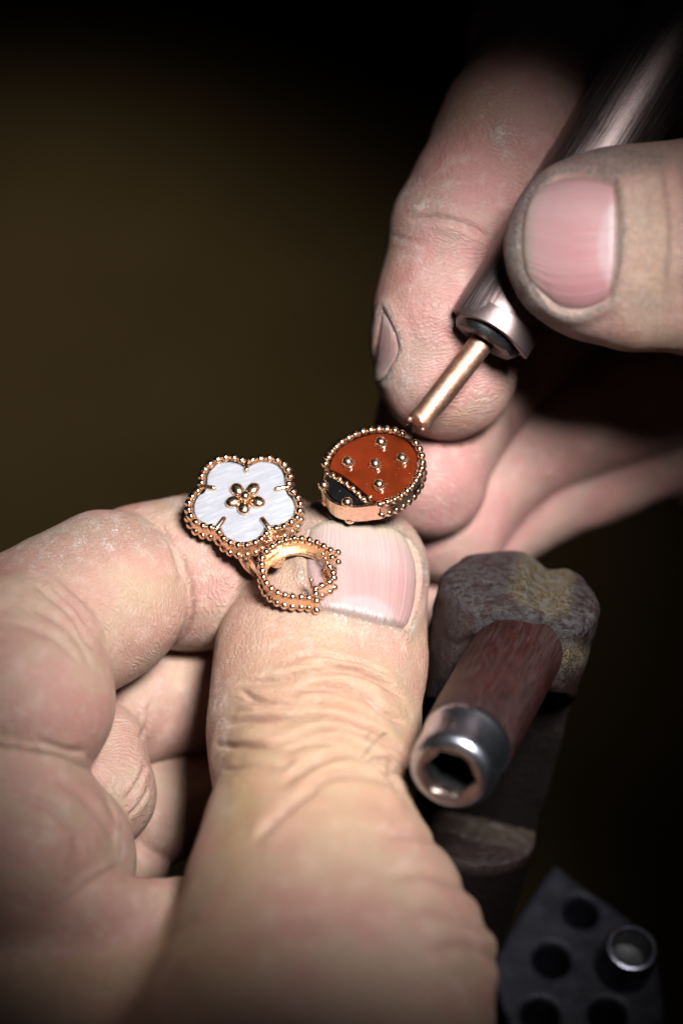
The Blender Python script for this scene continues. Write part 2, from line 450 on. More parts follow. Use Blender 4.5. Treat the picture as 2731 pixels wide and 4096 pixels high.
class Body:                     # fingers (chains of bones) blended into one surface
    def __init__(self): self.fingers = []
    def finger(self, name, bones, k_out=1.0, dors=(0, 0, 1), prints=1.0, s0=0.0):
        s = s0; offs = []
        for b in bones: offs.append(s); s += b.L
        self.fingers.append(dict(name=name, bones=bones, k=k_out, offs=offs, dors=nrm(dors), prints=prints))
    def fd(self, F, p):
        d = None
        for b in F['bones']:
            e = b(p); d = e if d is None else smin(d, e, b.k)
        return d
    def __call__(self, p):
        out = None; c = None
        if len(p) > 4000:
            c = (p.min(0) + p.max(0)) / 2; R = np.linalg.norm(p.max(0) - p.min(0)) / 2
        for F in self.fingers:
            if c is not None and self.fd(F, c[None])[0] > 1.15 * R + 4: continue
            e = self.fd(F, p); out = e if out is None else smin(out, e, F['k'])
        return np.full(len(p), 5.0, p.dtype) if out is None else out
    def info(self, p):
        best = np.full(len(p), 1e9); fid = np.zeros(len(p), int); along = np.zeros(len(p))
        for i, F in enumerate(self.fingers):
            nB = len(F['bones'])
            for j, (b, o) in enumerate(zip(F['bones'], F['offs'])):
                e = b(p); m = e < best
                best[m] = e[m]; fid[m] = i; along[m] = (b.along(p, -2.0 if j == 0 and F['offs'][0] == 0 else 0.0, 3.0 if j == nB - 1 else 1.0) + o)[m]
        return fid, along

def chunked(f, p, n=20000):
    return np.concatenate([f(p[i:i + n]) for i in range(0, len(p), n)]) if len(p) else np.zeros(0)

def grad(f, p, e=0.06):
    g = np.zeros_like(p)
    for k in range(3):
        q = p.copy(); q[:, k] += e; r = p.copy(); r[:, k] -= e
        g[:, k] = chunked(f, q) - chunked(f, r)
    return g / (np.linalg.norm(g, axis=1)[:, None] + 1e-12)

def surface(f, lo, hi, h, slack=1.2):
    lo, hi = np.asarray(lo, float), np.asarray(hi, float)
    bs = 8; nb = np.ceil((hi - lo) / (h * bs)).astype(int); n = nb * bs
    vol = np.full(n, 5.0, np.float32)
    bi = np.stack(np.meshgrid(*[np.arange(k) for k in nb], indexing='ij'), -1).reshape(-1, 3)
    cen = lo + (bi + 0.5) * bs * h
    dc = chunked(f, cen.astype(np.float32))
    act = np.abs(dc) < bs * h * 0.9 + slack
    v6 = vol.reshape(nb[0], bs, nb[1], bs, nb[2], bs).transpose(0, 2, 4, 1, 3, 5)
    v6[...] = np.where(dc < 0, -5.0, 5.0).reshape(*nb, 1, 1, 1)
    off = np.stack(np.meshgrid(*[np.arange(bs)] * 3, indexing='ij'), -1).reshape(-1, 3)
    A = bi[act]
    A = A[np.lexsort((A[:, 2] // 5, A[:, 1] // 5, A[:, 0] // 5))]
    for i in range(0, len(A), 64):
        a = A[i:i + 64]
        ids = (a[:, None, :] * bs + off[None]).reshape(-1, 3)
        vol[ids[:, 0], ids[:, 1], ids[:, 2]] = f((lo + ids * h).astype(np.float32))
    for ax in range(3):         # close the mesh at the box
        sl = [slice(None)] * 3
        for e in (0, -1):
            sl[ax] = e; t = vol[tuple(sl)]; np.maximum(t, 0.02, out=t); vol[tuple(sl)] = t
    ins = vol < 0
    cnt = np.zeros(n - 1, np.int8)
    for dx in (0, 1):
        for dy in (0, 1):
            for dz in (0, 1):
                cnt += ins[dx:n[0] - 1 + dx, dy:n[1] - 1 + dy, dz:n[2] - 1 + dz]
    cells = np.argwhere((cnt > 0) & (cnt < 8))
    idx = np.full(n - 1, -1, np.int32); idx[tuple(cells.T)] = np.arange(len(cells))
    acc = np.zeros((len(cells), 3)); num = np.zeros(len(cells))
    corners = [(a, b, c) for a in (0, 1) for b in (0, 1) for c in (0, 1)]
    for c0 in corners:
        for ax in range(3):
            if c0[ax]: continue
            c1 = list(c0); c1[ax] = 1
            v0 = vol[tuple((cells + c0).T)]; v1 = vol[tuple((cells + c1).T)]
            m = (v0 < 0) != (v1 < 0)
            t = v0[m] / (v0[m] - v1[m])
            q = np.tile(np.array(c0, float), (m.sum(), 1)); q[:, ax] = t
            acc[m] += q; num[m] += 1
    verts = lo + (cells + acc / num[:, None]) * h
    quads = []
    for ax in range(3):
        o1, o2 = (ax + 1) % 3, (ax + 2) % 3
        s0 = [slice(None)] * 3; s1 = [slice(None)] * 3
        s0[ax] = slice(0, -1); s1[ax] = slice(1, None)
        ch = ins[tuple(s0)] != ins[tuple(s1)]
        e = np.argwhere(ch)
        e = e[(e[:, o1] > 0) & (e[:, o2] > 0) & (e[:, o1] < n[o1] - 1) & (e[:, o2] < n[o2] - 1)]
        up = ins[tuple(e.T)]
        d1 = np.zeros(3, int); d1[o1] = 1; d2 = np.zeros(3, int); d2[o2] = 1
        q = np.stack([idx[tuple((e - d1 - d2).T)], idx[tuple((e - d2).T)], idx[tuple(e.T)], idx[tuple((e - d1).T)]], 1)
        q[~up] = q[~up][:, ::-1]
        quads.append(q)
    quads = np.concatenate(quads)
    return verts, quads[(quads >= 0).all(1)]

def seg_dist(p, line):          # distance of 2-D points to a polyline, and the place along it (0..1)
    line = np.asarray(line, float); best = np.full(len(p), 1e9); pos = np.zeros(len(p)); m = len(line) - 1
    for i in range(m):
        a, b = line[i], line[i + 1]; ab = b - a
        t = np.clip((p - a) @ ab / (ab @ ab + 1e-9), 0, 1)
        d = np.linalg.norm(p - a - t[:, None] * ab, axis=1)
        k = d < best; best[k] = d[k]; pos[k] = (i + t[k]) / m
    return best, pos

def in_poly(p, poly):
    x, y = p[:, 0], p[:, 1]; c = np.zeros(len(p), bool); poly = np.asarray(poly)
    for i in range(len(poly)):
        (x0, y0), (x1, y1) = poly[i - 1], poly[i]
        k = ((y0 > y) != (y1 > y)) & (x < (x1 - x0) * (y - y0) / (y1 - y0 + 1e-12) + x0)
        c ^= k
    return c

def march(f, px, w0=45.0, steps=140):       # where viewing rays meet a body (closest approach if they miss)
    e = np.array([0, 0, D]); q = np.array([P(x, y, 0) for x, y in px]); d = q - e; d /= np.linalg.norm(d, axis=1)[:, None]
    t = (D - w0) / np.abs(d[:, 2]); bd = np.full(len(px), 1e9); bt = t.copy()
    for _ in range(steps):
        v = f(e + d * t[:, None]); m = np.abs(v) < bd; bd[m] = np.abs(v)[m]; bt[m] = t[m]
        t = t + np.where(v > 0, np.maximum(v * 0.6, 0.01), v * 0.6)
    return e + d * bt[:, None]

class Nail:                     # plate that follows the finger under it
    def __init__(self, finger, L, R, b0, b1, axis_px, nu=34, nv=34):
        self.finger = finger
        Lc, Rc = catmull(L, nv, False), catmull(R, nv, False)
        u = np.linspace(0, 1, nu); t = np.linspace(0, 1, nv)
        g = Lc[:, None] * (1 - u)[None, :, None] + Rc[:, None] * u[None, :, None]
        bul = (b0 + (b1 - b0) * t)[:, None] * (1 - np.abs(2 * u - 1) ** 2.4)[None]
        g = g + bul[..., None] * np.asarray(axis_px, float)
        self.g = g; self.u, self.t = np.meshgrid(u, t)
        self.poly = np.vstack([g[0], g[1:, -1], g[-1, ::-1][1:], g[::-1, 0][1:-1]])
        self.tip_line = g[-1]
    def build(self, F, body_f, mat, parent, lift=0.32, side=0.75, tipup=0.15, name="fingernail"):
        nv, nu = self.g.shape[:2]
        C = march(body_f, self.g.reshape(-1, 2)); N = grad(body_f, C, 0.5)
        e = np.abs(2 * self.u - 1).ravel(); t = self.t.ravel()
        off = lift - side * e ** 5 - 0.55 * np.clip((0.10 - t) / 0.10, 0, 1) ** 1.5 + tipup * np.clip((t - 0.8) / 0.2, 0, 1)
        top = C + N * off[:, None]; bot = top - N * 0.45
        v = np.vstack([top, bot]); M = nv * nu; fs = []
        for i in range(nv - 1):
            for j in range(nu - 1):
                a = i * nu + j
                fs.append((a, a + 1, a + nu + 1, a + nu)); fs.append((M + a, M + a + nu, M + a + nu + 1, M + a + 1))
        ring = [j for j in range(nu)] + [i * nu + nu - 1 for i in range(1, nv)] + [(nv - 1) * nu + j for j in range(nu - 2, -1, -1)] + [i * nu for i in range(nv - 2, 0, -1)]
        for a, b in zip(ring, ring[1:] + ring[:1]): fs.append((a, M + a, M + b, b))
        o = part(name, v, fs, mat, parent, True, 50)
        # make sure the upper face looks outwards
        bmx = bmesh.new(); bmx.from_mesh(o.data); bmesh.ops.recalc_face_normals(bmx, faces=bmx.faces); bmx.to_mesh(o.data); bmx.free()
        uvl = o.data.uv_layers.new(name="nail_uv")
        uu = np.concatenate([self.u.ravel()] * 2); tt = np.concatenate([self.t.ravel()] * 2)
        li = np.zeros(len(o.data.loops), np.int32); o.data.loops.foreach_get("vertex_index", li)
        uvl.data.foreach_set("uv", np.stack([uu[li], tt[li]], 1).astype(np.float32).ravel())
        return o

def hand_mesh(name, body, lo, hi, h, mat, at, label, nails, folds, marks, seed, ripple=1.0):
    v, q = surface(body, lo, hi, h)
    for _ in range(2):
        g = grad(body, v); d = chunked(body, v); v = v - g * np.clip(d, -0.3, 0.3)[:, None]
    N = grad(body, v, 0.12)
    fid, along = body.info(v)
    ed = np.vstack([q[:, [0, 1]], q[:, [1, 2]], q[:, [2, 3]], q[:, [3, 0]]]); ed = np.vstack([ed, ed[:, ::-1]])
    deg = np.bincount(ed[:, 0], minlength=len(v)).astype(float)
    def relax(a, n):
        for _ in range(n): a = 0.5 * a + 0.5 * np.bincount(ed[:, 0], a[ed[:, 1]], len(v)) / np.maximum(deg, 1)
        return a
    along = relax(along, 10)
    names = [F['name'] for F in body.fingers]
    dors = np.array([F['dors'] for F in body.fingers]); prints = np.array([F['prints'] for F in body.fingers])
    palm = -np.einsum('ij,ij->i', N, dors[fid])
    px = to_px(v); view = np.array([0, 0, D]) - v; view /= np.linalg.norm(view, axis=1)[:, None]
    front = np.einsum('ij,ij->i', N, view) > -0.25
    disp = 0.38 * ripple * noise3(v / 9.0, seed + 7) + 0.22 * ripple * noise3(v / 4.5, seed) + 0.06 * ripple * noise3(v / 2.0, seed + 1) + 0.02 * noise3(v / 0.8, seed + 2)
    crease_shade = np.zeros(len(v))
    for fin, line, depth, sig, bulge in folds:
        ln = catmull(line, 24, False)
        m = front & np.isin(fid, [i for i, nm_ in enumerate(names) if nm_.split('_')[0] == fin.split('_')[0]])
        m &= (px[:, 0] > ln[:, 0].min() - 150) & (px[:, 0] < ln[:, 0].max() + 150) & (px[:, 1] > ln[:, 1].min() - 150) & (px[:, 1] < ln[:, 1].max() + 150)
        ii = np.nonzero(m)[0]
        if not len(ii): continue
        pj = px[ii] + 3 * np.stack([noise3(v[ii] / 1.6, 91), noise3(v[ii] / 1.6, 92)], 1)
        d, pos = seg_dist(pj, ln)
        fade = np.clip(np.minimum(pos, 1 - pos) / 0.16, 0.0, 1) ** 0.8
        crease_shade[ii] = np.maximum(crease_shade[ii], fade * min(1.0, depth * 1.6) * np.exp(-(d / (0.8 * sig)) ** 2))
        disp[ii] += fade * (-depth * np.exp(-(d / sig) ** 2) + bulge * np.exp(-((d - 2.6 * sig) / (2.2 * sig)) ** 2))
    dirt = np.zeros(len(v)); red = np.zeros(len(v)); dry = np.zeros(len(v)); yel = np.zeros(len(v))
    for nl in nails:
        ii = np.nonzero(front & (fid == names.index(nl.finger)))[0]
        lo2, hi2 = nl.poly.min(0) - 110, nl.poly.max(0) + 110
        ii = ii[((px[ii] > lo2) & (px[ii] < hi2)).all(1)]
        d, _ = seg_dist(px[ii], np.vstack([nl.poly, nl.poly[:1]])); inn = in_poly(px[ii], nl.poly)
        dt, _ = seg_dist(px[ii], nl.tip_line)
        tip = np.clip(dt / 60, 0.12, 1)
        disp[ii] += np.where(inn, -0.55 * np.clip(d / 16, 0, 1) + 0.12, 0.30 * tip * np.exp(-((d - 16) / 26) ** 2))
        dirt[ii] += np.where(inn, 0, 0.65 * np.exp(-(d / 9) ** 2))
        dry[ii] += np.where(inn, 0, 0.9 * np.exp(-((d - 10) / 16) ** 2))
    disp = relax(disp, 1)
    v = v + N * disp[:, None]
    red += 0.35 * crease_shade; dirt += 0.22 * crease_shade  # grime and redness in folds, also standing in for their weak shade
    chan = dict(red=red, dirt=dirt, dry=dry, yel=yel)
    for ch, fin, x, y, rx, amt in marks:
        r = rx if isinstance(rx, tuple) else (rx, rx)
        m = front & (fid == names.index(fin)) if fin else front
        e = ((px[:, 0] - x) / r[0]) ** 2 + ((px[:, 1] - y) / r[1]) ** 2
        chan[ch] += np.where(m, amt * np.exp(-e), 0)
    root = thing(name, at, label, "hand")
    o = part("skin", v, q, mat, root)
    me = o.data
    pr = relax(np.clip(palm * 1.6 + 0.75, 0, 1) * prints[fid], 10)
    for nm, a in (('along', along), ('palm', palm), ('print', pr), ('red', red), ('dirt', np.clip(dirt, 0, 0.9)), ('dry', np.clip(dry, 0, 1)), ('yel', yel)):
        at_ = me.attributes.new(nm, 'FLOAT', 'POINT'); at_.data.foreach_set('value', a.astype(np.float32))
    return root

def PX(r, w=0):                 # a length of photograph pixels at depth w, in mm
    return r * S * (D - w) / D
def bone(a, b, ra, rb, n=None, f=1.0, k=3.0):
    return Bone(P(*a), P(*b), PX(ra, a[2]), PX(rb, b[2]), n, f, k)

# ------------------------------------------------------------------ the hand below, holding the ring
LH = Body()
td = (0.10, 0.30, 0.95)
LH.finger('palm', [
    bone((-120, 3930, 6), (420, 4010, 8), 420, 400, k=8),
    bone((-120, 3930, 6), (300, 4700, 16), 420, 700, k=8),
    bone((420, 4060, 7), (1000, 4300, 10), 400, 520, k=10)], 1.0, dors=(-0.3, 0.1, -1), prints=0.15)
LH.finger('thumb', [
    bone((1380, 2310, -7.5), (1290, 2640, -4), 338, 392, td, 0.72, k=4),
    bone((1290, 2640, -4), (1255, 2930, 1), 392, 400, td, 0.76, k=4),
    bone((1255, 2930, 1), (1258, 3190, 8), 400, 368, td, 0.82, k=3),
    bone((1258, 3190, 8), (1255, 3520, 15), 368, 440, td, 0.85, k=5),
    bone((1255, 3520, 15), (1335, 3950, 21), 440, 590, td, 0.85, k=5),
    bone((1335, 3950, 21), (1150, 4700, 32), 590, 900, td, 0.85, k=8)], 6.5, dors=td, prints=0.0)
LH.finger('web', [
    bone((-300, 3650, 18), (350, 3630, 15), 170, 130, k=4),
    bone((350, 3630, 15), (690, 3600, 11), 130, 85, k=4)], 3.0, dors=(0, 1, 0), prints=0.2)
LH.finger('index_base', [
    bone((-20, 3230, 9), (60, 3400, 11), 400, 390, k=3),
    bone((60, 3400, 11), (300, 3440, 7), 390, 250, k=5)], 1.6, dors=(-1, 0.1, -0.2), prints=0.7)
LH.finger('index_near', [
    bone((60, 2640, 4), (78, 2790, 7), 370, 392, k=3)], 0.9, dors=(-1, 0.1, -0.2), prints=0.75)
LH.finger('index_mid', [
    bone((180, 2520, -1), (420, 2385, -4), 345, 338, (0, 0.2, 1), 0.95, k=3)], 1.2, dors=(-0.2, 1, -0.1), prints=0.85)
LH.finger('index_tip', [
    bone((560, 2310, -10), (860, 2275, -11.5), 292, 288, (0, 0.2, 1), 0.95, k=3),
    bone((860, 2275, -11.5), (1150, 2215, -13), 288, 230, (0, 0.2, 1), 0.95, k=4)], 0.8, dors=(-0.2, 1, -0.1), prints=1.0, s0=3.0)
LH.finger('middle_tip', [
    bone((520, 2830, -15), (1000, 2690, -21), 242, 236, k=3)], 0.5, dors=(-0.2, 1, -0.1), prints=1.0)
LH.finger('middle_near', [
    bone((390, 3010, -6), (385, 3180, -4), 212, 215, k=3),
    bone((385, 3180, -4), (250, 3330, -2), 215, 200, k=3)], 0.4, dors=(-1, 0, 0), prints=1.0)
LH.finger('ring_finger', [
    bone((620, 3240, -18), (1000, 3120, -24), 230, 218, k=3)], 0.4, dors=(-0.2, 1, -0.1), prints=0.8)
LH.finger('little_finger', [
    bone((440, 3440, -13), (570, 3450, -15), 132, 108, k=3)], 0.4, dors=(-0.2, 1, -0.1), prints=0.5)

def z5(*p): return [(700 + .7653 * x, 2000 + .7653 * y) for x, y in p]
folds_l = [
    ('thumb', z5((600, 835), (700, 815), (850, 830), (1000, 870), (1130, 935)), 0.43, 9.225, 0.10),
    ('thumb', z5((330, 965), (420, 958), (520, 945), (640, 925), (800, 890), (950, 905), (1080, 960), (1200, 1040)), 0.81, 10.25, 0.28),
    ('thumb', z5((340, 1000), (430, 1050), (560, 1070), (680, 1075), (780, 1060)), 0.66, 10.25, 0.17),
    ('thumb', z5((620, 995), (760, 978), (890, 990), (1000, 1040), (1080, 1110), (1200, 1165)), 0.81, 11.275, 0.28),
    ('thumb', z5((260, 1175), (420, 1155), (560, 1146), (700, 1140), (830, 1150), (960, 1190), (1080, 1240), (1230, 1340)), 1.07, 11.275, 0.34),
    ('thumb', z5((200, 1280), (330, 1285), (480, 1290), (600, 1265), (720, 1222), (850, 1215), (980, 1250), (1100, 1300), (1230, 1400)), 0.96, 11.275, 0.30),
    ('thumb', z5((560, 1320), (680, 1280), (800, 1268), (930, 1295), (1060, 1355), (1240, 1480)), 0.78, 11.275, 0.24),
    ('thumb', z5((230, 1410), (420, 1402), (560, 1400), (640, 1380)), 0.45, 9.225, 0.10),
    ('thumb', z5((560, 1500), (680, 1410), (850, 1340), (1000, 1370), (1250, 1560)), 0.66, 12.3, 0.24),
    ('thumb', z5((420, 1790), (520, 1680), (640, 1570), (760, 1500)), 0.59, 14.35, 0.17),
    ('thumb', z5((700, 1500), (850, 1440), (1000, 1450), (1130, 1500), (1250, 1610)), 0.51, 14.35, 0.20),
    ('thumb', z5((640, 870), (760, 868), (900, 880), (1010, 905)), 0.23, 7.175, 0.05),
    ('thumb', z5((300, 1110), (420, 1112), (560, 1105), (700, 1108)), 0.27, 7.175, 0.07),
    ('thumb', [(1540, 3345),  (1640, 3335), (1760, 3370), (1900, 3420)], 0.27, 18, 0.17),
    ('thumb', [(1560, 3510),  (1700, 3500), (1820, 3540), (1950, 3600)], 0.31, 19.8, 0.20),
    ('thumb', [(1620, 3660),  (1760, 3640), (1900, 3690), (2000, 3750)], 0.34, 21.6, 0.24),
    ('thumb', [(1700, 3810),  (1860, 3790), (2000, 3850), (2100, 3920)], 0.34, 23.4, 0.24),
    ('index_mid', [(150, 2330), (280, 2440), (390, 2600)], 0.52, 12.5, 0.18),
    ('index_mid', [(640, 2080), (690, 2200), (730, 2330)], 0.27, 8.75, 0.09),
    ('index_mid', [(200, 2330), (300, 2420), (360, 2500)], 0.22, 9, 0.10),
    ('index_mid', [(230, 2300), (330, 2400), (400, 2480), (440, 2560)], 0.16, 8, 0.06),
    ('index_near', [(120, 2420), (230, 2470), (320, 2560), (380, 2680)], 0.25, 12, 0.10),
    ('index_near', [(0, 2480), (120, 2500), (240, 2560), (330, 2660)], 0.18, 12, 0.08),
    ('index_near', [(150, 2960), (260, 3000), (360, 3010)], 0.25, 14, 0.1),
    ('index_base', [(200, 3120), (320, 3180), (420, 3280), (470, 3380)], 0.35, 16, 0.12),
    ('index_base', [(60, 3180), (200, 3230), (300, 3330), (340, 3430)], 0.35, 18, 0.12),
    ('index_base', [(330, 3110), (430, 3200), (490, 3330)], 0.2, 12, 0.08),
    ('middle_tip', [(560, 2960), (590, 2900), (600, 2800)], 0.25, 10, 0.08),
    ('middle_near', [(500, 3200), (545, 3130), (575, 3060)], 0.33, 7.5, 0.12),
    ('middle_near', [(515, 3270), (560, 3210), (590, 3150)], 0.27, 6.25, 0.09),
    ('palm', [(0, 3480), (150, 3490), (300, 3470)], 0.27, 22.5, 0.09),
]
_r = np.random.default_rng(8)
for fl_ in list(folds_l[:9]):       # finer creases between the deep ones
    for dy in (26,):
        folds_l.append(('thumb', [(x + 15 * _r.normal(), y + dy + 3 * _r.normal()) for x, y in fl_[1]], 0.10 + 0.08 * _r.random(), 8, 0.03))
nail_lt = Nail('thumb', [(1272, 2436), (1238, 2350), (1216, 2270), (1214, 2190), (1230, 2118)],
               [(1632, 2524), (1664, 2440), (1682, 2340), (1674, 2240), (1638, 2160)], 4, 48, (0.1, -1))
marks_l = [
    ('red', 'thumb', 1350, 2560, (150, 70), 0.35), ('red', 'thumb', 1580, 2620, (70, 70), 0.5), ('red', 'thumb', 1220, 2770, (70, 40), 0.4),
    ('red', 'thumb', 1300, 3620, (380, 260), 0.16), ('red', 'index_tip', 850, 2330, (110, 90), 0.75), ('red', 'index_mid', 200, 2370, (110, 70), 0.5),
    ('red', 'index_near', 300, 2850, (160, 130), 0.4), ('red', 'index_base', 90, 3430, (110, 60), 0.9), ('red', 'index_mid', 430, 2220, (120, 60), 0.3),
    ('yel', 'thumb', 1300, 3000, (450, 500), 0.62), ('yel', 'thumb', 960, 3250, (90, 250), 0.6), ('yel', 'palm', 300, 3800, (400, 300), 0.5),
    ('yel', 'index_mid', 550, 2350, (200, 160), 0.25), ('yel', 'thumb', 800, 3800, (250, 300), 0.45),
    ('dry', 'index_mid', 450, 2130, (320, 70), 0.95), ('dry', 'index_mid', 150, 2240, (200, 60), 0.7), ('dry', 'index_tip', 740, 1990, (120, 60), 0.6),
    ('dry', 'thumb', 870, 2870, (45, 260), 0.75), ('dry', 'thumb', 900, 3230, (40, 40), 0.8), ('dry', 'thumb', 1600, 2680, (60, 60), 0.45), ('dry', 'thumb', 1240, 2000, (120, 80), 0.8),
    ('dirt', 'thumb', 1240, 1960, (160, 110), 0.55), ('dirt', 'thumb', 1600, 2090, (120, 70), 0.45), ('dirt', 'thumb', 1705, 2250, (30, 150), 0.4),
]
left_hand = hand_mesh("hand", LH, (-50, -84, -46), (14, 8, 52), 0.21, SKIN_L, P(300, 4096, 20),
    "hand entering from the lower left, its thumb upright in the middle, holding the flower ring", [nail_lt], folds_l, marks_l, 3)
nail_lt.build(None, LH, NAIL_L, left_hand, name="thumbnail")

# ------------------------------------------------------------------ the hand above, holding the pick
RH = Body()
tr = (-0.05, 0.12, 1.0)
RH.finger('palm', [
    bone((3000, 300, -48), (3050, 1700, -48), 520, 480, k=8)], 1.0, prints=0.3)
RH.finger('index', [
    bone((2420, -200, -62), (2190, 170, -34), 300, 290, k=3),
    bone((2190, 170, -34), (2055, 530, -13), 290, 282, k=4),
    bone((2055, 530, -13), (1835, 905, -11), 282, 262, k=3)], 3.0, dors=(-0.9, 0.1, -0.3), prints=0.55)
RH.finger('index_tip', [
    bone((1815, 960, -11), (1775, 1240, -11), 254, 256, k=3),
    bone((1775, 1240, -11), (1785, 1470, -12), 256, 286, k=4)], 1.6, dors=(-0.9, 0.1, -0.3), prints=1.0, s0=sum(b.L for b in RH.fingers[-1]['bones']))
RH.finger('thumb', [
    bone((2365, 985, 6.5), (2520, 985, 6.5), 352, 378, tr, 0.70, k=4),
    bone((2520, 985, 6.5), (2900, 1000, 4), 378, 425, tr, 0.80, k=4),
    bone((2900, 1000, 4), (3300, 1100, -25), 425, 450, tr, 0.9, k=4)], 0.6, dors=tr, prints=0.0)
RH.finger('middle', [
    bone((1700, 1900, -19), (1800, 1600, -22), 258, 262, k=3),
    bone((1800, 1600, -22), (2350, 1050, -36), 262, 280, k=3)], 0.5, dors=(-0.9, 0.1, -0.3), prints=1.0)
RH.finger('ring_finger', [
    bone((1800, 2090, -27), (2010, 1790, -31), 235, 240, k=3),
    bone((2010, 1790, -31), (2600, 1560, -36), 240, 265, k=3)], 0.5, dors=(-0.9, 0.1, -0.3), prints=0.6)
RH.finger('little_finger', [
    bone((1690, 2420, -31), (2080, 1990, -36), 120, 215, k=3),
    bone((2080, 1990, -36), (2700, 1720, -42), 215, 250, k=3)], 0.5, dors=(-0.9, 0.1, -0.3), prints=0.5)

folds_r = [
    ('index', [(1640, 880), (1740, 870), (1860, 900), (1960, 950)], 0.45, 12, 0.10),
    ('index', [(1600, 820), (1720, 800), (1850, 830)], 0.16, 9, 0.05),
    ('index', [(1680, 720), (1780, 715), (1860, 730)], 0.12, 9, 0.04),
    ('index_tip', [(1560, 940), (1620, 960), (1700, 965)], 0.15, 8, 0.05),
    ('thumb', [(2620, 640), (2650, 800), (2660, 1000), (2640, 1200)], 0.25, 12, 0.1),
    ('thumb', [(2700, 620), (2725, 800), (2730, 1000), (2715, 1250)], 0.35, 14, 0.12),
    ('thumb', [(2560, 700), (2580, 820), (2590, 940)], 0.12, 9, 0.04),
]
nail_rt = Nail('thumb', [(2462, 726), (2350, 690), (2240, 697), (2160, 737)], [(2442, 1204), (2330, 1254), (2225, 1243), (2150, 1168)], -28, 52, (-1, 0))
nail_ri = Nail('index_tip', [(1534, 1228), (1512, 1330), (1497, 1420), (1496, 1505)], [(1550, 1258), (1590, 1340), (1592, 1420), (1535, 1515)], 0, 10, (-0.1, 1), 20, 24)
marks_r = [
    ('red', 'index', 1900, 650, (220, 200), 0.45), ('red', 'index_tip', 1650, 1150, (120, 200), 0.45), ('red', 'index_tip', 1880, 1250, (90, 250), 0.5),
    ('red', 'middle', 1780, 1950, (200, 200), 0.6), ('red', 'ring_finger', 1900, 2000, (250, 250), 0.5), ('red', 'palm', 2600, 1500, (400, 300), 0.8),
    ('yel', 'index', 1900, 420, (150, 130), 0.35), ('yel', 'thumb', 2600, 1000, (150, 400), 0.6), ('yel', 'index_tip', 1560, 1000, (60, 140), 0.4),
    ('dry', 'index', 1680, 790, (150, 110), 0.6), ('dry', 'index', 2010, 500, (90, 120), 0.6), ('dry', 'index_tip', 1590, 930, (80, 120), 0.7), ('dry', 'thumb', 2590, 1220, (60, 60), 0.75),
    ('dry', 'thumb', 2120, 1230, (90, 90), 0.8), ('dry', 'index_tip', 1600, 1470, (70, 110), 0.6),
    ('dirt', 'thumb', 2050, 960, (90, 330), 0.95), ('dirt', 'thumb', 2400, 635, (330, 60), 0.95), ('dirt', 'thumb', 2200, 1300, (200, 70), 0.75), ('dirt', 'thumb', 2470, 650, (70, 30), 0.9), ('red', 'thumb', 2700, 950, (120, 200), 0.3), ('dirt', 'thumb', 2560, 980, (420, 420), 0.55), ('dirt', 'thumb', 2040, 1050, (60, 300), 0.5), ('dirt', 'thumb', 2150, 760, (70, 60), 0.7), ('dry', 'thumb', 2060, 900, (60, 260), 0.7),
    ('dirt', 'index_tip', 1650, 1700, (150, 60), 0.3), ('yel', 'index_tip', 1750, 1700, (200, 80), 0.4),
]
right_hand = hand_mesh("hand", RH, (0, -16, -66), (56, 62, 24), 0.25, SKIN_R, P(2731, 1400, -40),
    "hand reaching in from the upper right, pinching the metal pick between thumb and finger", [nail_rt, nail_ri], folds_r, marks_r, 17)
nail_rt.build(None, RH, NAIL_R, right_hand, lift=0.25, name="thumbnail")
nail_ri.build(None, RH, NAIL_L, right_hand, lift=0.22, side=0.45, name="fingernail")

# ------------------------------------------------------------------ jewellery
def ico(r, sub=2):
    b = bmesh.new(); bmesh.ops.create_icosphere(b, subdivisions=sub, radius=r * 0.001)
    v = [tuple(x.co) for x in b.verts]; f = [tuple(x.index for x in y.verts) for y in b.faces]; b.free()
    return v, f
def bead_mesh(r, mat=None, sub=2):
    v, f = ico(r, sub)
    return mesh_data("bead", v, f, mat or GOLD)

def outline_wall(pl, loop2, t_in, t_out, h0, h1, closed=True):
    """a band standing on a plane curve: loop2 in plane axes, thickness inwards/outwards, heights along the normal"""
    p = np.asarray(loop2); n = len(p)
    tg = (np.roll(p, -1, 0) - np.roll(p, 1, 0)) if closed else np.gradient(p, axis=0)
    tg /= np.linalg.norm(tg, axis=1)[:, None]; nn = np.stack([tg[:, 1], -tg[:, 0]], 1)
    ar = np.sum(p[:, 0] * np.roll(p[:, 1], -1) - p[:, 1] * np.roll(p[:, 0], -1))
    if ar < 0: nn = -nn                                     # nn points outwards
    c = 0.08
    prof = [(-t_in, h0), (t_out, h0), (t_out, h1 - c), (t_out - c, h1), (-t_in + c, h1), (-t_in, h1 - c)]
    vs, fs = [], []; m = len(prof)
    for i in range(n):
        for o, h in prof: vs.append(pl.pt(p[i] + nn[i] * o, h))
    for i in range(n if closed else n - 1):
        j = (i + 1) % n
        for k in range(m):
            k2 = (k + 1) % m
            fs.append((i * m + k, j * m + k, j * m + k2, i * m + k2) if ar > 0 else (i * m + k, i * m + k2, j * m + k2, j * m + k))
    if not closed:
        fs.append(tuple(range(m))); fs.append(tuple((n - 1) * m + k for k in range(m))[::-1])
    return vs, fs

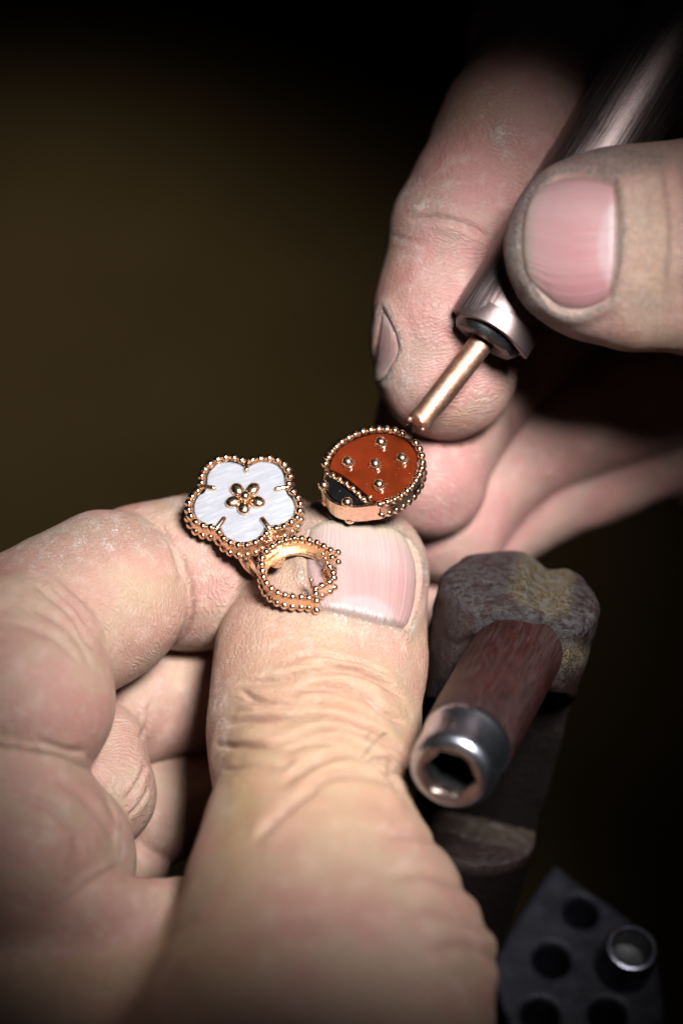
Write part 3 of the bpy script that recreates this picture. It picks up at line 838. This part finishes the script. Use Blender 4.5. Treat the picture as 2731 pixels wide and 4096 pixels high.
def slab(pl, loop2, h0, h1, bev=0.12, dome=0.0):
    """a thin plate with a bevelled rim (and a fan top)"""
    p = np.asarray(loop2); n = len(p); c = p.mean(0)
    vs, fs = [], []
    rings = [(1.0, h0), (1.0, h1 - bev), (1 - bev / 6, h1), (0.75, h1 + dome * 0.5), (0.4, h1 + dome * 0.85)]
    for s, h in rings:
        for i in range(n): vs.append(pl.pt(c + (p[i] - c) * s, h))
    ar = np.sum(p[:, 0] * np.roll(p[:, 1], -1) - p[:, 1] * np.roll(p[:, 0], -1))
    for r in range(len(rings) - 1):
        for i in range(n):
            j = (i + 1) % n
            q = (r * n + i, r * n + j, (r + 1) * n + j, (r + 1) * n + i)
            fs.append(q if ar > 0 else q[::-1])
    k = (len(rings) - 1) * n; vs.append(pl.pt(c, h1 + dome))
    for i in range(n):
        q = (k + i, k + (i + 1) % n, len(vs) - 1); fs.append(q if ar > 0 else q[::-1])
    bot = tuple(range(n)); fs.append(bot[::-1] if ar > 0 else bot)
    return vs, fs

def plane_quat(pl):             # local z along the plane normal, in world axes
    M = np.stack([pl.a, pl.b, pl.n], 1)
    Wm = (B3.T @ M)
    return Matrix(Wm.tolist()).to_quaternion()

# ---- the ring with the pearl flower and the empty ladybird setting
FL = Plane(977, 2007, -2.6, (0, 0.58, 0.815))
def zf(x, y): return 720 + .33163 * x, 1800 + .33163 * y
def f2(x, y, h=0.0): return FL.two(FL.hit(*zf(x, y), h))
ring = thing("ring", FL.pt((0, -2), -5.5), "rose gold ring with mother of pearl flower and an empty beaded setting beside it", "ring")
lobes = [
    [(745, 130), (650, 100), (550, 95), (455, 120), (365, 170), (300, 235), (265, 315), (260, 400)],
    [(215, 495), (150, 565), (110, 640), (105, 725), (130, 800), (190, 875), (275, 920), (370, 940)],
    [(470, 1000), (525, 1075), (605, 1125), (700, 1155), (805, 1155), (905, 1125), (980, 1080), (1040, 1015)],
    [(1160, 950), (1250, 930), (1340, 880), (1405, 820), (1440, 740), (1445, 655), (1415, 580), (1360, 510)],
    [(1310, 415), (1325, 325), (1300, 245), (1250, 180), (1170, 130), (1075, 105), (970, 110), (870, 130)]]
bead_up = bead_mesh(0.50); bead_lo = bead_mesh(0.48)
loop = []
brow = part("flower_rim", *outline_wall(FL, catmull([f2(*p) for l in lobes for p in l], 160), 0.32, 0.16, -1.95, -0.16), GOLD_S, ring, True, 40)
for l in lobes:
    for p in l:
        c = f2(*p)
        place("bead", bead_up, FL.pt(c, 0.02), brow)
        place("bead", bead_lo, FL.pt(c * 1.015, -1.62), brow)
# thin gold collars between the beads
br = part("inner_lip", *outline_wall(FL, catmull([f2(*p) * 0.925 for l in lobes for p in l], 160), 0.10, 0.14, -1.2, 0.10), GOLD, brow, True, 40)
plate_z = [(762, 205), (700, 172), (600, 150), (480, 165), (390, 230), (338, 310), (328, 410), (318, 455),
           (290, 520), (230, 555), (185, 630), (175, 720), (200, 800), (260, 862), (350, 902), (440, 908), (482, 925),
           (515, 975), (550, 1050), (620, 1100), (720, 1122), (830, 1110), (920, 1062), (980, 1000), (1015, 935), (1060, 905),
           (1130, 908), (1230, 890), (1310, 845), (1360, 770), (1376, 680), (1350, 600), (1300, 545), (1268, 480),
           (1258, 410), (1250, 320), (1215, 240), (1150, 180), (1050, 150), (950, 155), (865, 185), (810, 215)]
pp = catmull([f2(*p) for p in plate_z], 150)
part("pearl_flower", *slab(FL, pp, -0.6, 0.06, 0.05), PEARL, ring, True, 35)

def capsule(a, b, r, r2=None, segs=12):
    a, b = np.asarray(a, float), np.asarray(b, float); d = nrm(b - a); r2 = r2 or r
    path, rad = [], []
    for t in np.linspace(-math.pi / 2, 0, 5): path.append(a + d * r * math.sin(t)); rad.append(max(r * math.cos(t), 0.004))
    for t in np.linspace(0, math.pi / 2, 5): path.append(b + d * r2 * math.sin(t)); rad.append(max(r2 * math.cos(t), 0.004))
    return tube(path, rad, segs)
for a, b in (((805, 165), (800, 255)), ((300, 450), (405, 475)), ((1275, 462), (1165, 485)), ((452, 945), (530, 845)), ((1068, 945), (995, 848))):
    A, Bq = f2(*a), f2(*b)
    part("prong", *capsule(FL.pt(A, 0.10), FL.pt(Bq, 0.22), 0.34, 0.31), GOLD, ring)
    part("prong_foot", *capsule(FL.pt(A * 1.08, -1.7), FL.pt(A * 1.04, 0.05), 0.30, 0.34), GOLD, ring)
# centre blossom
blos = part("blossom_plate", *slab(FL, [f2(775 + (150 + 55 * math.cos(5 * (a - math.radians(90)))) * math.cos(a) * 1.05, 600 + (150 + 55 * math.cos(5 * (a - math.radians(90)))) * math.sin(a) * 0.86) for a in np.linspace(0, 2 * math.pi, 60, endpoint=False)], 0.02, 0.24, 0.06), GOLD, ring, True, 40)
pet_v, pet_f = ico(1.0, 3)
for (x, y) in ((690, 475), (880, 470), (935, 625), (772, 695), (640, 625)):
    c = f2(x, y, 0.3); ctr = f2(785, 585, 0.3); r = nrm(np.append(c - ctr, 0))
    A = FL.a * r[0] + FL.b * r[1]; Bp = np.cross(FL.n, A)
    vs = np.array(pet_v) * 1000
    v = FL.pt(c, 0.26) + vs[:, :1] * A * 0.92 + vs[:, 1:2] * Bp * 0.76 + vs[:, 2:3] * FL.n * 0.55
    part("blossom_petal", v, pet_f, GOLD, ring)
cb = place("blossom_centre", bead_mesh(0.62, GOLD, 3), FL.pt(f2(785, 560, 0.8), 0.80), ring)

# empty setting
MT = Plane(1175, 2290, 3.1, (0.03, 0.575, 0.817))
def zm(x, y): return 1000 + .2551 * x, 2100 + .2551 * y
def m2(x, y, h=0.0): return MT.two(MT.hit(*zm(x, y), h))
wall_z = [(185, 625), (195, 520), (255, 430), (350, 350), (450, 290), (560, 250), (690, 228), (805, 230), (925, 252), (1045, 295), (1150, 350), (1235, 415),
          (1262, 500), (1230, 585), (1240, 655), (1290, 750), (1300, 845), (1240, 905), (1125, 960), (1035, 1020), (1025, 1100), (1020, 1180),
          (920, 1150), (800, 1140), (665, 1130), (545, 1110), (435, 1070), (335, 1005), (255, 920), (210, 825), (188, 730)]
wl = catmull([m2(*p) for p in wall_z], 150)
mount = part("open_setting", *outline_wall(MT, wl, 0.20, 0.16, -2.1, -0.10), GOLD_S, ring, True, 40)
part("inner_ledge", *outline_wall(MT, wl * 1.0, 0.62, 0.05, -2.2, -1.85), GOLD_S, mount, True, 40)
mb = bead_mesh(0.46)
top_z = [(255, 430), (350, 350), (450, 285), (560, 245), (690, 220), (805, 225), (925, 245), (1045, 290), (1150, 345), (1255, 405),
         (1285, 520), (1250, 665), (1300, 760), (1310, 840), (1240, 905), (1125, 960), (1025, 1010), (1030, 1090), (1040, 1195),
         (185, 625), (192, 730), (210, 825), (255, 920), (335, 1005), (435, 1070), (545, 1110), (665, 1130), (800, 1140), (920, 1150), (190, 525)]
for p in top_z:
    c = m2(*p); place("bead", mb, MT.pt(c, 0.05), mount)
for p in ((1375, 435), (1378, 582)): place("bead", bead_mesh(0.42), MT.pt(m2(*p), 0.0), mount)
for p in top_z[19:] + [(1040, 1195), (1240, 905), (1310, 840), (1125, 960)]:
    c = m2(*p); place("bead", bead_lo, MT.pt(c * 1.02, -1.75), mount)
small = bead_mesh(0.27)
for p in ((1140, 460), (1205, 600), (1330, 505), (1175, 525)): place("bead", small, MT.pt(m2(*p), 0.05), mount)
for i in range(1, 10):          # short gold claws inside the far edge
    q = m2(*top_z[i]); q0 = m2(*top_z[i - 1]); c = (q + q0) / 2
    part("claw", *capsule(MT.pt(c, 0.1), MT.pt(c * 0.93, -0.25), 0.11, 0.10, 8), GOLD, mount)
a = m2(960, 960, -0.5)
part("pin", *capsule(MT.pt(a, -0.7), MT.pt(m2(955, 880, 0.2), 0.25), 0.16, 0.15), GOLD, mount)
place("pin_ball", bead_mesh(0.30), MT.pt(m2(955, 868, 0.3), 0.35), mount)
part("solder_tab", *slab(MT, catmull([m2(*p, -1.6) for p in ((300, 590), (400, 490), (520, 455), (560, 500), (520, 580), (470, 640), (380, 650))], 40), -1.9, -1.45, 0.1), GOLD_S, mount, True, 40)
# bridge between flower and setting, and the shank that runs down between the fingers
def capline(pts, r, segs=10):
    return tube(catmull([np.asarray(p) for p in pts], 24, False), r, segs)
b0 = FL.pt(f2(1080, 1020, -1.2), -1.0); b1 = MT.pt(m2(420, 300), -0.8)
part("bridge", *capline([b0 - FL.n * 0.2, (b0 + b1) / 2 + FL.n * 0.1, b1], 0.55), GOLD_S, ring)
rng = np.random.default_rng(5)
for i in range(14):
    t = rng.random(); q = b0 * (1 - t) + b1 * t + FL.a * rng.uniform(-0.9, 0.9) + FL.n * rng.uniform(0.1, 0.75) + FL.b * rng.uniform(-0.4, 0.4)
    place("gold_grain", small, q, ring, scale=(rng.uniform(.6, 1.1),) * 3)
sh0 = FL.pt(f2(760, 1130), -1.9); sh1 = P(1000, 2262, -1.5); sh2 = P(1075, 2330, -5.0); sh3 = P(1130, 2420, -12)
part("shank", *capline([sh0, sh1, sh2, sh3], np.linspace(0.75, 0.6, 24), 14), GOLD, ring)

# ---- the ladybird
LB = Plane(1510, 1885, -1.2, (-0.10, 0.56, 0.82))
def zl(x, y): return 1250 + .2997 * x, 1680 + .2997 * y
def l2(x, y, h=0.0): return LB.two(LB.hit(*zl(x, y), h))
lady = thing("ladybird_ornament", LB.pt((-2, -3), -2.8), "red stone ladybird with gold beads and five gold spots resting on the thumb tip", "jewel")
up = [(170, 590), (205, 505), (255, 425), (315, 360), (385, 300), (475, 245), (565, 200), (665, 160), (770, 140), (875, 130), (985, 130), (1095, 150), (1190, 185),
      (1290, 245), (1370, 310), (1420, 390), (1450, 480), (1460, 570), (1450, 650), (1420, 740), (1375, 815), (1325, 890), (1255, 955), (1180, 1015), (1090, 1065), (995, 1100), (895, 1130)]
lbead = bead_mesh(0.48); lbead2 = bead_mesh(0.46)
u2 = [l2(*p) for p in up]
frame = part("rim", *outline_wall(LB, catmull(u2, 120, False), 0.28, 0.20, -2.3, -0.12, False), GOLD, lady, True, 40)
for i, c in enumerate(u2):
    if i != 13: place("bead", lbead, LB.pt(c, 0.03), frame)
    place("bead", lbead2, LB.pt(c * 1.0, -1.95), frame)
neck = [l2(*p) for p in ((270, 750), (360, 805), (450, 860), (535, 925), (610, 990), (680, 1065))]
nb_ = bead_mesh(0.36)
for c in neck: place("bead", nb_, LB.pt(c, 0.08), frame)
nl2 = catmull([l2(215, 705)] + neck + [l2(760, 1110)], 50, False)
part("neck_bar", *outline_wall(LB, nl2, 0.22, 0.22, -2.0, -0.08, False), GOLD, lady, True, 40)
red_z = [(232, 650), (250, 560), (310, 440), (450, 320), (620, 240), (800, 190), (980, 185), (1130, 220), (1250, 280), (1340, 380), (1385, 480), (1380, 590), (1345, 730), (1270, 860),
         (1160, 970), (1030, 1040), (900, 1075), (815, 1072), (740, 1015), (560, 862), (400, 740), (290, 680)]
part("red_stone", *slab(LB, catmull([l2(*p) for p in red_z], 140), -1.2, 0.02, 0.08), CARN, lady, True, 35)
ony_z = [(185, 800), (215, 770), (290, 800), (400, 890), (500, 970), (600, 1060), (640, 1110), (560, 1135), (460, 1130), (330, 1085), (250, 1015), (190, 920)]
part("black_stone", *slab(LB, catmull([l2(*p) for p in ony_z], 80), -1.2, -0.02, 0.05), ONYX, lady, True, 35)
# head: polished wall with two posts
hd = catmull([l2(*p) for p in ((170, 660), (150, 770), (140, 870), (170, 970), (240, 1060), (340, 1115), (450, 1140), (560, 1150), (660, 1145), (780, 1130), (880, 1120))], 80, False)
part("head_wall", *outline_wall(LB, hd, 0.12, 0.16, -2.75, 0.04, False), GOLD, lady, True, 40)
for (x, y, r) in ((150, 885, 0.62), (462, 1112, 0.66)):
    c = l2(x, y)
    part("post", *tube([LB.pt(c, -2.9), LB.pt(c, -1.5), LB.pt(c, 0.0)], [0.40, 0.38, 0.40], 16), GOLD, lady, True, 50)
    place("post_ball", bead_mesh(r, GOLD, 3), LB.pt(c, 0.12), lady)
    place("post_ball", bead_mesh(r * 0.95, GOLD, 3), LB.pt(c, -3.0), lady)
c = l2(775, 1050); part("claw", *capsule(LB.pt(c, -1.0), LB.pt(c, 0.30), 0.24, 0.26), GOLD, lady)
spot_m = bead_mesh(0.68, GOLD, 3)
for (x, y) in ((910, 300), (470, 565), (835, 590), (1190, 515), (885, 865)):
    c = LB.two(LB.hit(*zl(x, y), 0.35))
    sp_ = place("spot", spot_m, LB.pt(c, 0.36), lady)
    vs, fs = lathe(LB.pt(c, 0), LB.n, [(0.0, 0.74), (0.16, 0.75), (0.25, 0.74), (0.29, 0.66)], 36, lambda j, a: 1 + (0.025 * math.cos(18 * a) if j >= 1 else 0))
    part("spot_collar", vs, fs, GOLD, sp_)
tb0 = LB.pt(l2(1280, 260), 0.1); tb1 = LB.pt(l2(1305, 130), 0.9)
tw = nrm(np.cross(tb1 - tb0, LB.n))
vs, fs = [], []
for p_, wd in ((tb0 - LB.n * 1.2, .42), (tb0, .40), ((tb0 + tb1) / 2, .34), (tb1, .30)):
    for s1, s2 in ((-1, -1), (1, -1), (1, 1), (-1, 1)): vs.append(p_ + tw * wd * s1 + LB.n * 0.14 * s2 + nrm(tb1 - tb0) * 0)
for i in range(3):
    for k in range(4): fs.append((i * 4 + k, i * 4 + (k + 1) % 4, (i + 1) * 4 + (k + 1) % 4, (i + 1) * 4 + k))
fs += [(0, 3, 2, 1), (12, 13, 14, 15)]
part("hanging_tab", vs, fs, GOLD_S, lady, False)

# ------------------------------------------------------------------ the pick
tip = P(1672, 1694, 1.2); tend = P(1958, 1330, -1.0); far = P(2770, 20, -7)
ax = nrm(far - tend)
pick = thing("stick_tool", tip, "maroon metal tube with a copper rod at its end, held between thumb and finger", "tool")
def tube_part(name, o, axis, prof, segs, mat, parent, sharp=35):
    vs, fs = lathe(o, axis, prof, segs)
    ob = part(name, vs, fs, mat, parent, True, sharp)
    uvl = ob.data.uv_layers.new(name="tube_uv")
    li = np.zeros(len(ob.data.loops), np.int32); ob.data.loops.foreach_get("vertex_index", li)
    j = li // segs; k = li % segs
    hh = np.array([p[0] for p in prof])[j]
    uvl.data.foreach_set("uv", np.stack([hh * 0.25, k / segs], 1).astype(np.float32).ravel())
    return ob
Lh = np.linalg.norm(far - tend)
prof = [(0.5, 3.9), (0.0, 4.0), (-0.02, 4.55), (0.10, 4.72)] + [(h, 4.80 + 0.35 * h / Lh) for h in np.linspace(0.4, Lh, 30)]
tb = tube_part("handle_tube", tend, ax, prof, 64, TUBE, pick)
# raised lip at the mouth with a step in it
u_ = nrm(np.cross(ax, [0, 0, 1])); w_ = np.cross(ax, u_)
if w_[2] < 0: w_ = -w_
vs, fs = [], []
arc = np.linspace(-0.15, 2.5, 40)
lr = []
side = np.array([1, 0, 0]) - ax * ax[0]; side = nrm(side); frt = nrm(np.array([0, 0, 1]) - ax * ax[2])
for i, a_ in enumerate(arc):
    e_ = side * math.cos(a_) + frt * math.sin(a_)
    hend = -0.45 - 0.20 * math.sin(3 * a_)
    for r_, h_ in ((4.70, 2.0), (4.96, 1.9), (5.0, hend + 0.1), (4.92, hend), (4.4, hend), (4.3, 1.0)):
        vs.append(tend + ax * h_ + e_ * r_)
for i in range(len(arc) - 1):
    for k in range(6):
        k2 = (k + 1) % 6
        fs.append((i * 6 + k, i * 6 + k2, (i + 1) * 6 + k2, (i + 1) * 6 + k))
fs += [tuple(range(6))[::-1], tuple((len(arc) - 1) * 6 + k for k in range(6))]
part("mouth_lip", vs, fs, TUBE, tb, True, 35)
part("black_insert", *lathe(tend, ax, [(-1.1, 1.5), (-1.5, 2.5), (-1.3, 3.4), (-0.6, 3.9), (1.5, 4.0)], 40, lambda j, a: 1 + 0.05 * math.sin(5 * a + j), cap_start=True), BLACKP_SHADE, pick, True, 40)
rod_ax = nrm(tend - tip); RL = np.linalg.norm(tend - tip)
part("copper_rod", *lathe(tip, rod_ax, [(-0.1, 0.5), (-0.12, 1.0), (0.05, 1.35), (0.5, 1.45), (0.9, 1.33), (1.4, 1.30), (4, 1.34), (8, 1.36), (RL + 1, 1.38)], 40, lambda j, a: 1 + 0.03 * math.sin(3 * a + 2 * j), cap_start=True), COPPER, pick, True, 60)
place("solder_bead", bead_mesh(0.34, COPPER), tip - rod_ax * 0.05 - np.array([0.9, -0.5, -0.3]), pick)
place("solder_bead", bead_mesh(0.30, COPPER), tip - rod_ax * 0.2 + np.array([0.6, -0.45, 0.2]), pick)

# ------------------------------------------------------------------ the wooden bench peg
pt_top = P(2078, 2395, -6); pt_low = P(1795, 3440, -20)
pax = nrm(pt_low - pt_top); pf = nrm(np.array([0, 0, 1]) - pax * pax[2]); psd = np.cross(pax, pf)
if psd[0] < 0: psd = -psd
PR = 9.05; LEDGE = np.dot(P(1870, 3400, -12) - pt_top, pax)
gc0 = pt_top + pf * (-9) + psd * 2.6 - pax * 3.0; gc1 = pt_top + pf * 3.5 + psd * 2.0 - pax * 2.6
hole1 = P(1956, 2307, -3); hole2 = P(1812, 2424, 1)
def peg_sdf(p):
    q = p - pt_top; t = q @ pax; f = q @ pf; s = q @ psd
    wob = 0.22 * noise3(p / 4.0, 41) + 0.20 * noise3(p / 1.5, 42) * np.clip((9 - t) / 4, 0.25, 1)
    r = np.sqrt(f * f + s * s) - PR
    topz = -t - 2.4 + 0.016 * (s - 1.5) ** 2 + 0.008 * f * f + 0.25 * noise3(p / 5.0, 44)
    k = 1.2; h = np.maximum(k - np.abs(r - topz), 0) / k
    d = np.maximum(r, topz) + h * h * k * 0.25
    sw = np.clip((s - 1.0) / 2.5, 0, 1); sw = sw * sw * (3 - 2 * sw)
    cutf = -0.5 + (1 - sw) * (7.2 * np.clip((15 - t) / 3.5, 0, 1) + 1.2 * np.clip((3.5 - t) / 2, 0, 1)) + sw * 7.0 * np.clip((11.5 + 1.0 * noise3(p / 2.0, 48) - t) / 5.0, 0, 1)
    cut = np.maximum(-(f - cutf), t - LEDGE)                 # material removed in front of the flat, above the ledge
    d = np.maximum(d, -np.maximum(f - cutf, 0) + 0 * cut) if False else np.maximum(d, np.minimum(f - cutf, -(t - LEDGE) * 1.0) * 1.0) if False else np.maximum(d, -np.maximum(-(f - cutf), t - LEDGE))
    gd = gc1 - gc0; tt = np.clip((p - gc0) @ gd / (gd @ gd), 0, 1); g = np.linalg.norm(p - gc0 - tt[:, None] * gd, axis=1) - (1.7 + 0.5 * noise3(p / 2.5, 43))
    k = 1.6; h = np.maximum(k - np.abs(d + g), 0) / k
    d = np.maximum(d, -g) + h * h * k * 0.25
    for hc, hr in ((hole1, 0.55), (hole2, 1.0)):
        e = p - hc; al = e @ pax; g = np.sqrt(np.maximum(np.einsum('ij,ij->i', e, e) - al * al, 0)) - hr
        d = np.maximum(d, -np.maximum(g, np.abs(al) - (6 if hr < .8 else 3.5)))
    return d + wob * 0.8
peg = thing("bench_peg", P(1760, 3700, -30), "dark wooden bench peg with a worn grooved top and a metal tipped dowel sticking out", "bench peg")
cor = np.array([pt_top + pax * t + pf * f + psd * s for t in (-7, 52) for f in (-11, 11) for s in (-11, 11)])
v, q = surface(lambda p: peg_sdf(np.asarray(p, float)), cor.min(0), cor.max(0), 0.36)
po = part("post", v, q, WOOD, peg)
qq = v - pt_top; t_, f_, s_ = qq @ pax, qq @ pf, qq @ psd
pxv = to_px(v)
gd = gc1 - gc0; tt = np.clip((v - gc0) @ gd / (gd @ gd), 0, 1); gdist = np.linalg.norm(v - gc0 - tt[:, None] * gd, axis=1)
grit = np.clip(1.25 - np.abs(gdist - 2.0) / 1.6, 0, 1) * (t_ < 5)
e = ((pxv[:, 0] - 2300) / 70) ** 2 + ((pxv[:, 1] - 2630) / 45) ** 2
grit = np.maximum(grit * 0.9, np.exp(-e) * (f_ > 0))
wear = np.clip((2.5 - t_) / 3, 0, 1) * 0.9
ledge = np.exp(-((t_ - LEDGE) / 0.5) ** 2) * (f_ > -0.8)
wear = np.maximum(wear, 0.18 * ledge); grit = np.maximum(grit, 0.16 * ledge * (f_ < 3.5))
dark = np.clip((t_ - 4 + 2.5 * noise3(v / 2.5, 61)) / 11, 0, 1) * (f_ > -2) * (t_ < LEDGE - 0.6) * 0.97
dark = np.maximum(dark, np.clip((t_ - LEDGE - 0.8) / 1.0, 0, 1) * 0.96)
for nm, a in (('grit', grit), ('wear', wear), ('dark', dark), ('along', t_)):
    at_ = po.data.attributes.new(nm, 'FLOAT', 'POINT'); at_.data.foreach_set('value', a.astype(np.float32))
c0 = P(2066, 2608, -2.0); c1 = P(1797, 3100, 18.5); cax = nrm(c1 - c0); CL = np.linalg.norm(c1 - c0)
FLN = 6.4
dprof = [(-1.6, 5.0), (0, 5.05), (CL * 0.3, 5.05), (CL * 0.6, 5.0), (CL - FLN - 0.6, 4.95), (CL - FLN - 0.15, 4.8), (CL - FLN, 4.4), (CL - FLN, 3.5)]
dow = tube_part("dowel", c0, cax, dprof, 64, WOOD2, peg, 40)
fer = part("ferrule", *lathe(c0, cax, [(CL - FLN - 1, 3.9), (CL - FLN - 0.02, 4.6), (CL - FLN + 0.3, 4.85), (CL - FLN + 1.0, 4.75), (CL - FLN + 1.3, 4.62), (CL - 1.6, 4.62), (CL - 1.0, 4.58), (CL - 0.5, 4.42), (CL - 0.15, 4.1), (CL, 3.6)], 64), CHROME, dow, True, 50)
hexf = lambda j, a: (1 / max(abs(math.cos((a % (math.pi / 3)) - math.pi / 6)), 0.5)) * 0.95 if j >= 3 else 1
part("ferrule_mouth", *lathe(c0, cax, [(CL, 3.6), (CL + 0.12, 3.4), (CL + 0.05, 3.0), (CL - 0.35, 2.6), (CL - 1.2, 2.5)], 60, hexf), BRASSF, fer, True, 40)
part("bore", *lathe(c0, cax, [(CL - 1.2, 2.62), (CL - 6.0, 2.5)], 60, lambda j, a: hexf(3, a)), BLACKP_SHADE, fer, True, 25)  # black colour stands in for the shade inside the bore
part("socket_bottom", *lathe(c0, cax, [(CL - 6.0, 2.6), (CL - 6.1, 0.05)], 40), SCREW, fer, False)

# ------------------------------------------------------------------ the steel block with holes
PLT = Plane(2250, 3780, -22, (0.12, 0.60, 0.78))
def g2(x, y): return PLT.two(PLT.hit(x, y))
blk = thing("steel_block", PLT.pt((2, -8), -6), "dark grey steel block drilled with round holes, out of focus at the lower right", "steel block")
outl = np.array([g2(*p) for p in ((2219, 3450), (2330, 3540), (2440, 3615), (2560, 3700), (2625, 3800), (2655, 3960), (2670, 4300), (2080, 4320), (2030, 4090), (1958, 3880), (1985, 3810), (2100, 3620))])
holes = [(g2(2325, 3647), 2.05), (g2(2206, 3838), 2.15), (g2(2160, 4061), 2.15), (g2(2430, 4061), 2.15), (g2(2488, 3880), 2.0)]
def blk_sdf(p):
    p = np.asarray(p, float); q = p - PLT.o; a2 = np.stack([q @ PLT.a, q @ PLT.b], 1); h = q @ PLT.n
    d, _ = seg_dist(a2, np.vstack([outl, outl[:1]])); d = np.where(in_poly(a2, outl), -d, d)
    k = 0.8; z = np.maximum(h, -h - 14)
    hh = np.maximum(k - np.abs(d - z), 0) / k; out = np.maximum(d, z) + hh * hh * k * 0.25
    for c, r in holes[:4]:
        g = np.minimum(r - np.linalg.norm(a2 - c, axis=1), h + 13); hh = np.maximum(0.7 - np.abs(out - g), 0) / 0.7
        out = np.maximum(out, g) + hh * hh * 0.7 * 0.25
    return out
cor = np.array([PLT.pt(o, h) for o in outl for h in (-15, 1)])
v, q = surface(blk_sdf, cor.min(0) - 1, cor.max(0) + 1, 0.4)
part("drilled_plate", v, q, STEEL, blk)
sc_o = PLT.pt(holes[4][0], 0.0)
scr = thing("socket_screw", sc_o, "dark knurled socket head screw standing on the drilled steel block", "screw")
kn = lambda j, a: 1 + (0.018 * math.cos(40 * a) if j in (1, 2) else 0)
head = part("screw_head", *lathe(sc_o, PLT.n, [(-1.5, 1.8), (0.02, 3.2), (5.2, 3.2), (5.6, 3.05), (5.75, 2.75), (5.7, 2.4), (5.3, 2.2)], 80, kn), SCREW, scr, True, 40)
part("hex_socket", *lathe(sc_o, PLT.n, [(5.3, 2.2), (2.2, 2.1), (2.1, 0.03)], 60, lambda j, a: 1), BLACKP_SHADE, head, True, 40)  # socket coloured black, its inner shade put into the material

# ------------------------------------------------------------------ a few hairs on the lower thumb
HAIR = simple("dark_hair", (0.10, 0.07, 0.05), (0.14, 0.10, 0.07), 0.4, 0, 1.0)
for line in (z5((945, 1395), (985, 1340), (1040, 1270), (1100, 1215)), z5((1000, 1370), (1060, 1360), (1120, 1385), (1135, 1430), (1090, 1450)), z5((985, 1300), (990, 1250), (1010, 1215)), z5((1100, 1440), (1085, 1400), (1110, 1360))):
    pxs = catmull(line, 14, False); base = march(LH, pxs); N = grad(LH, base, 0.5)
    lift = np.sin(np.linspace(0.0, math.pi * 0.9, 14)) * 0.9 + 0.15
    part("hair", *tube(base + N * lift[:, None], np.linspace(0.06, 0.025, 14), 5), HAIR, left_hand)
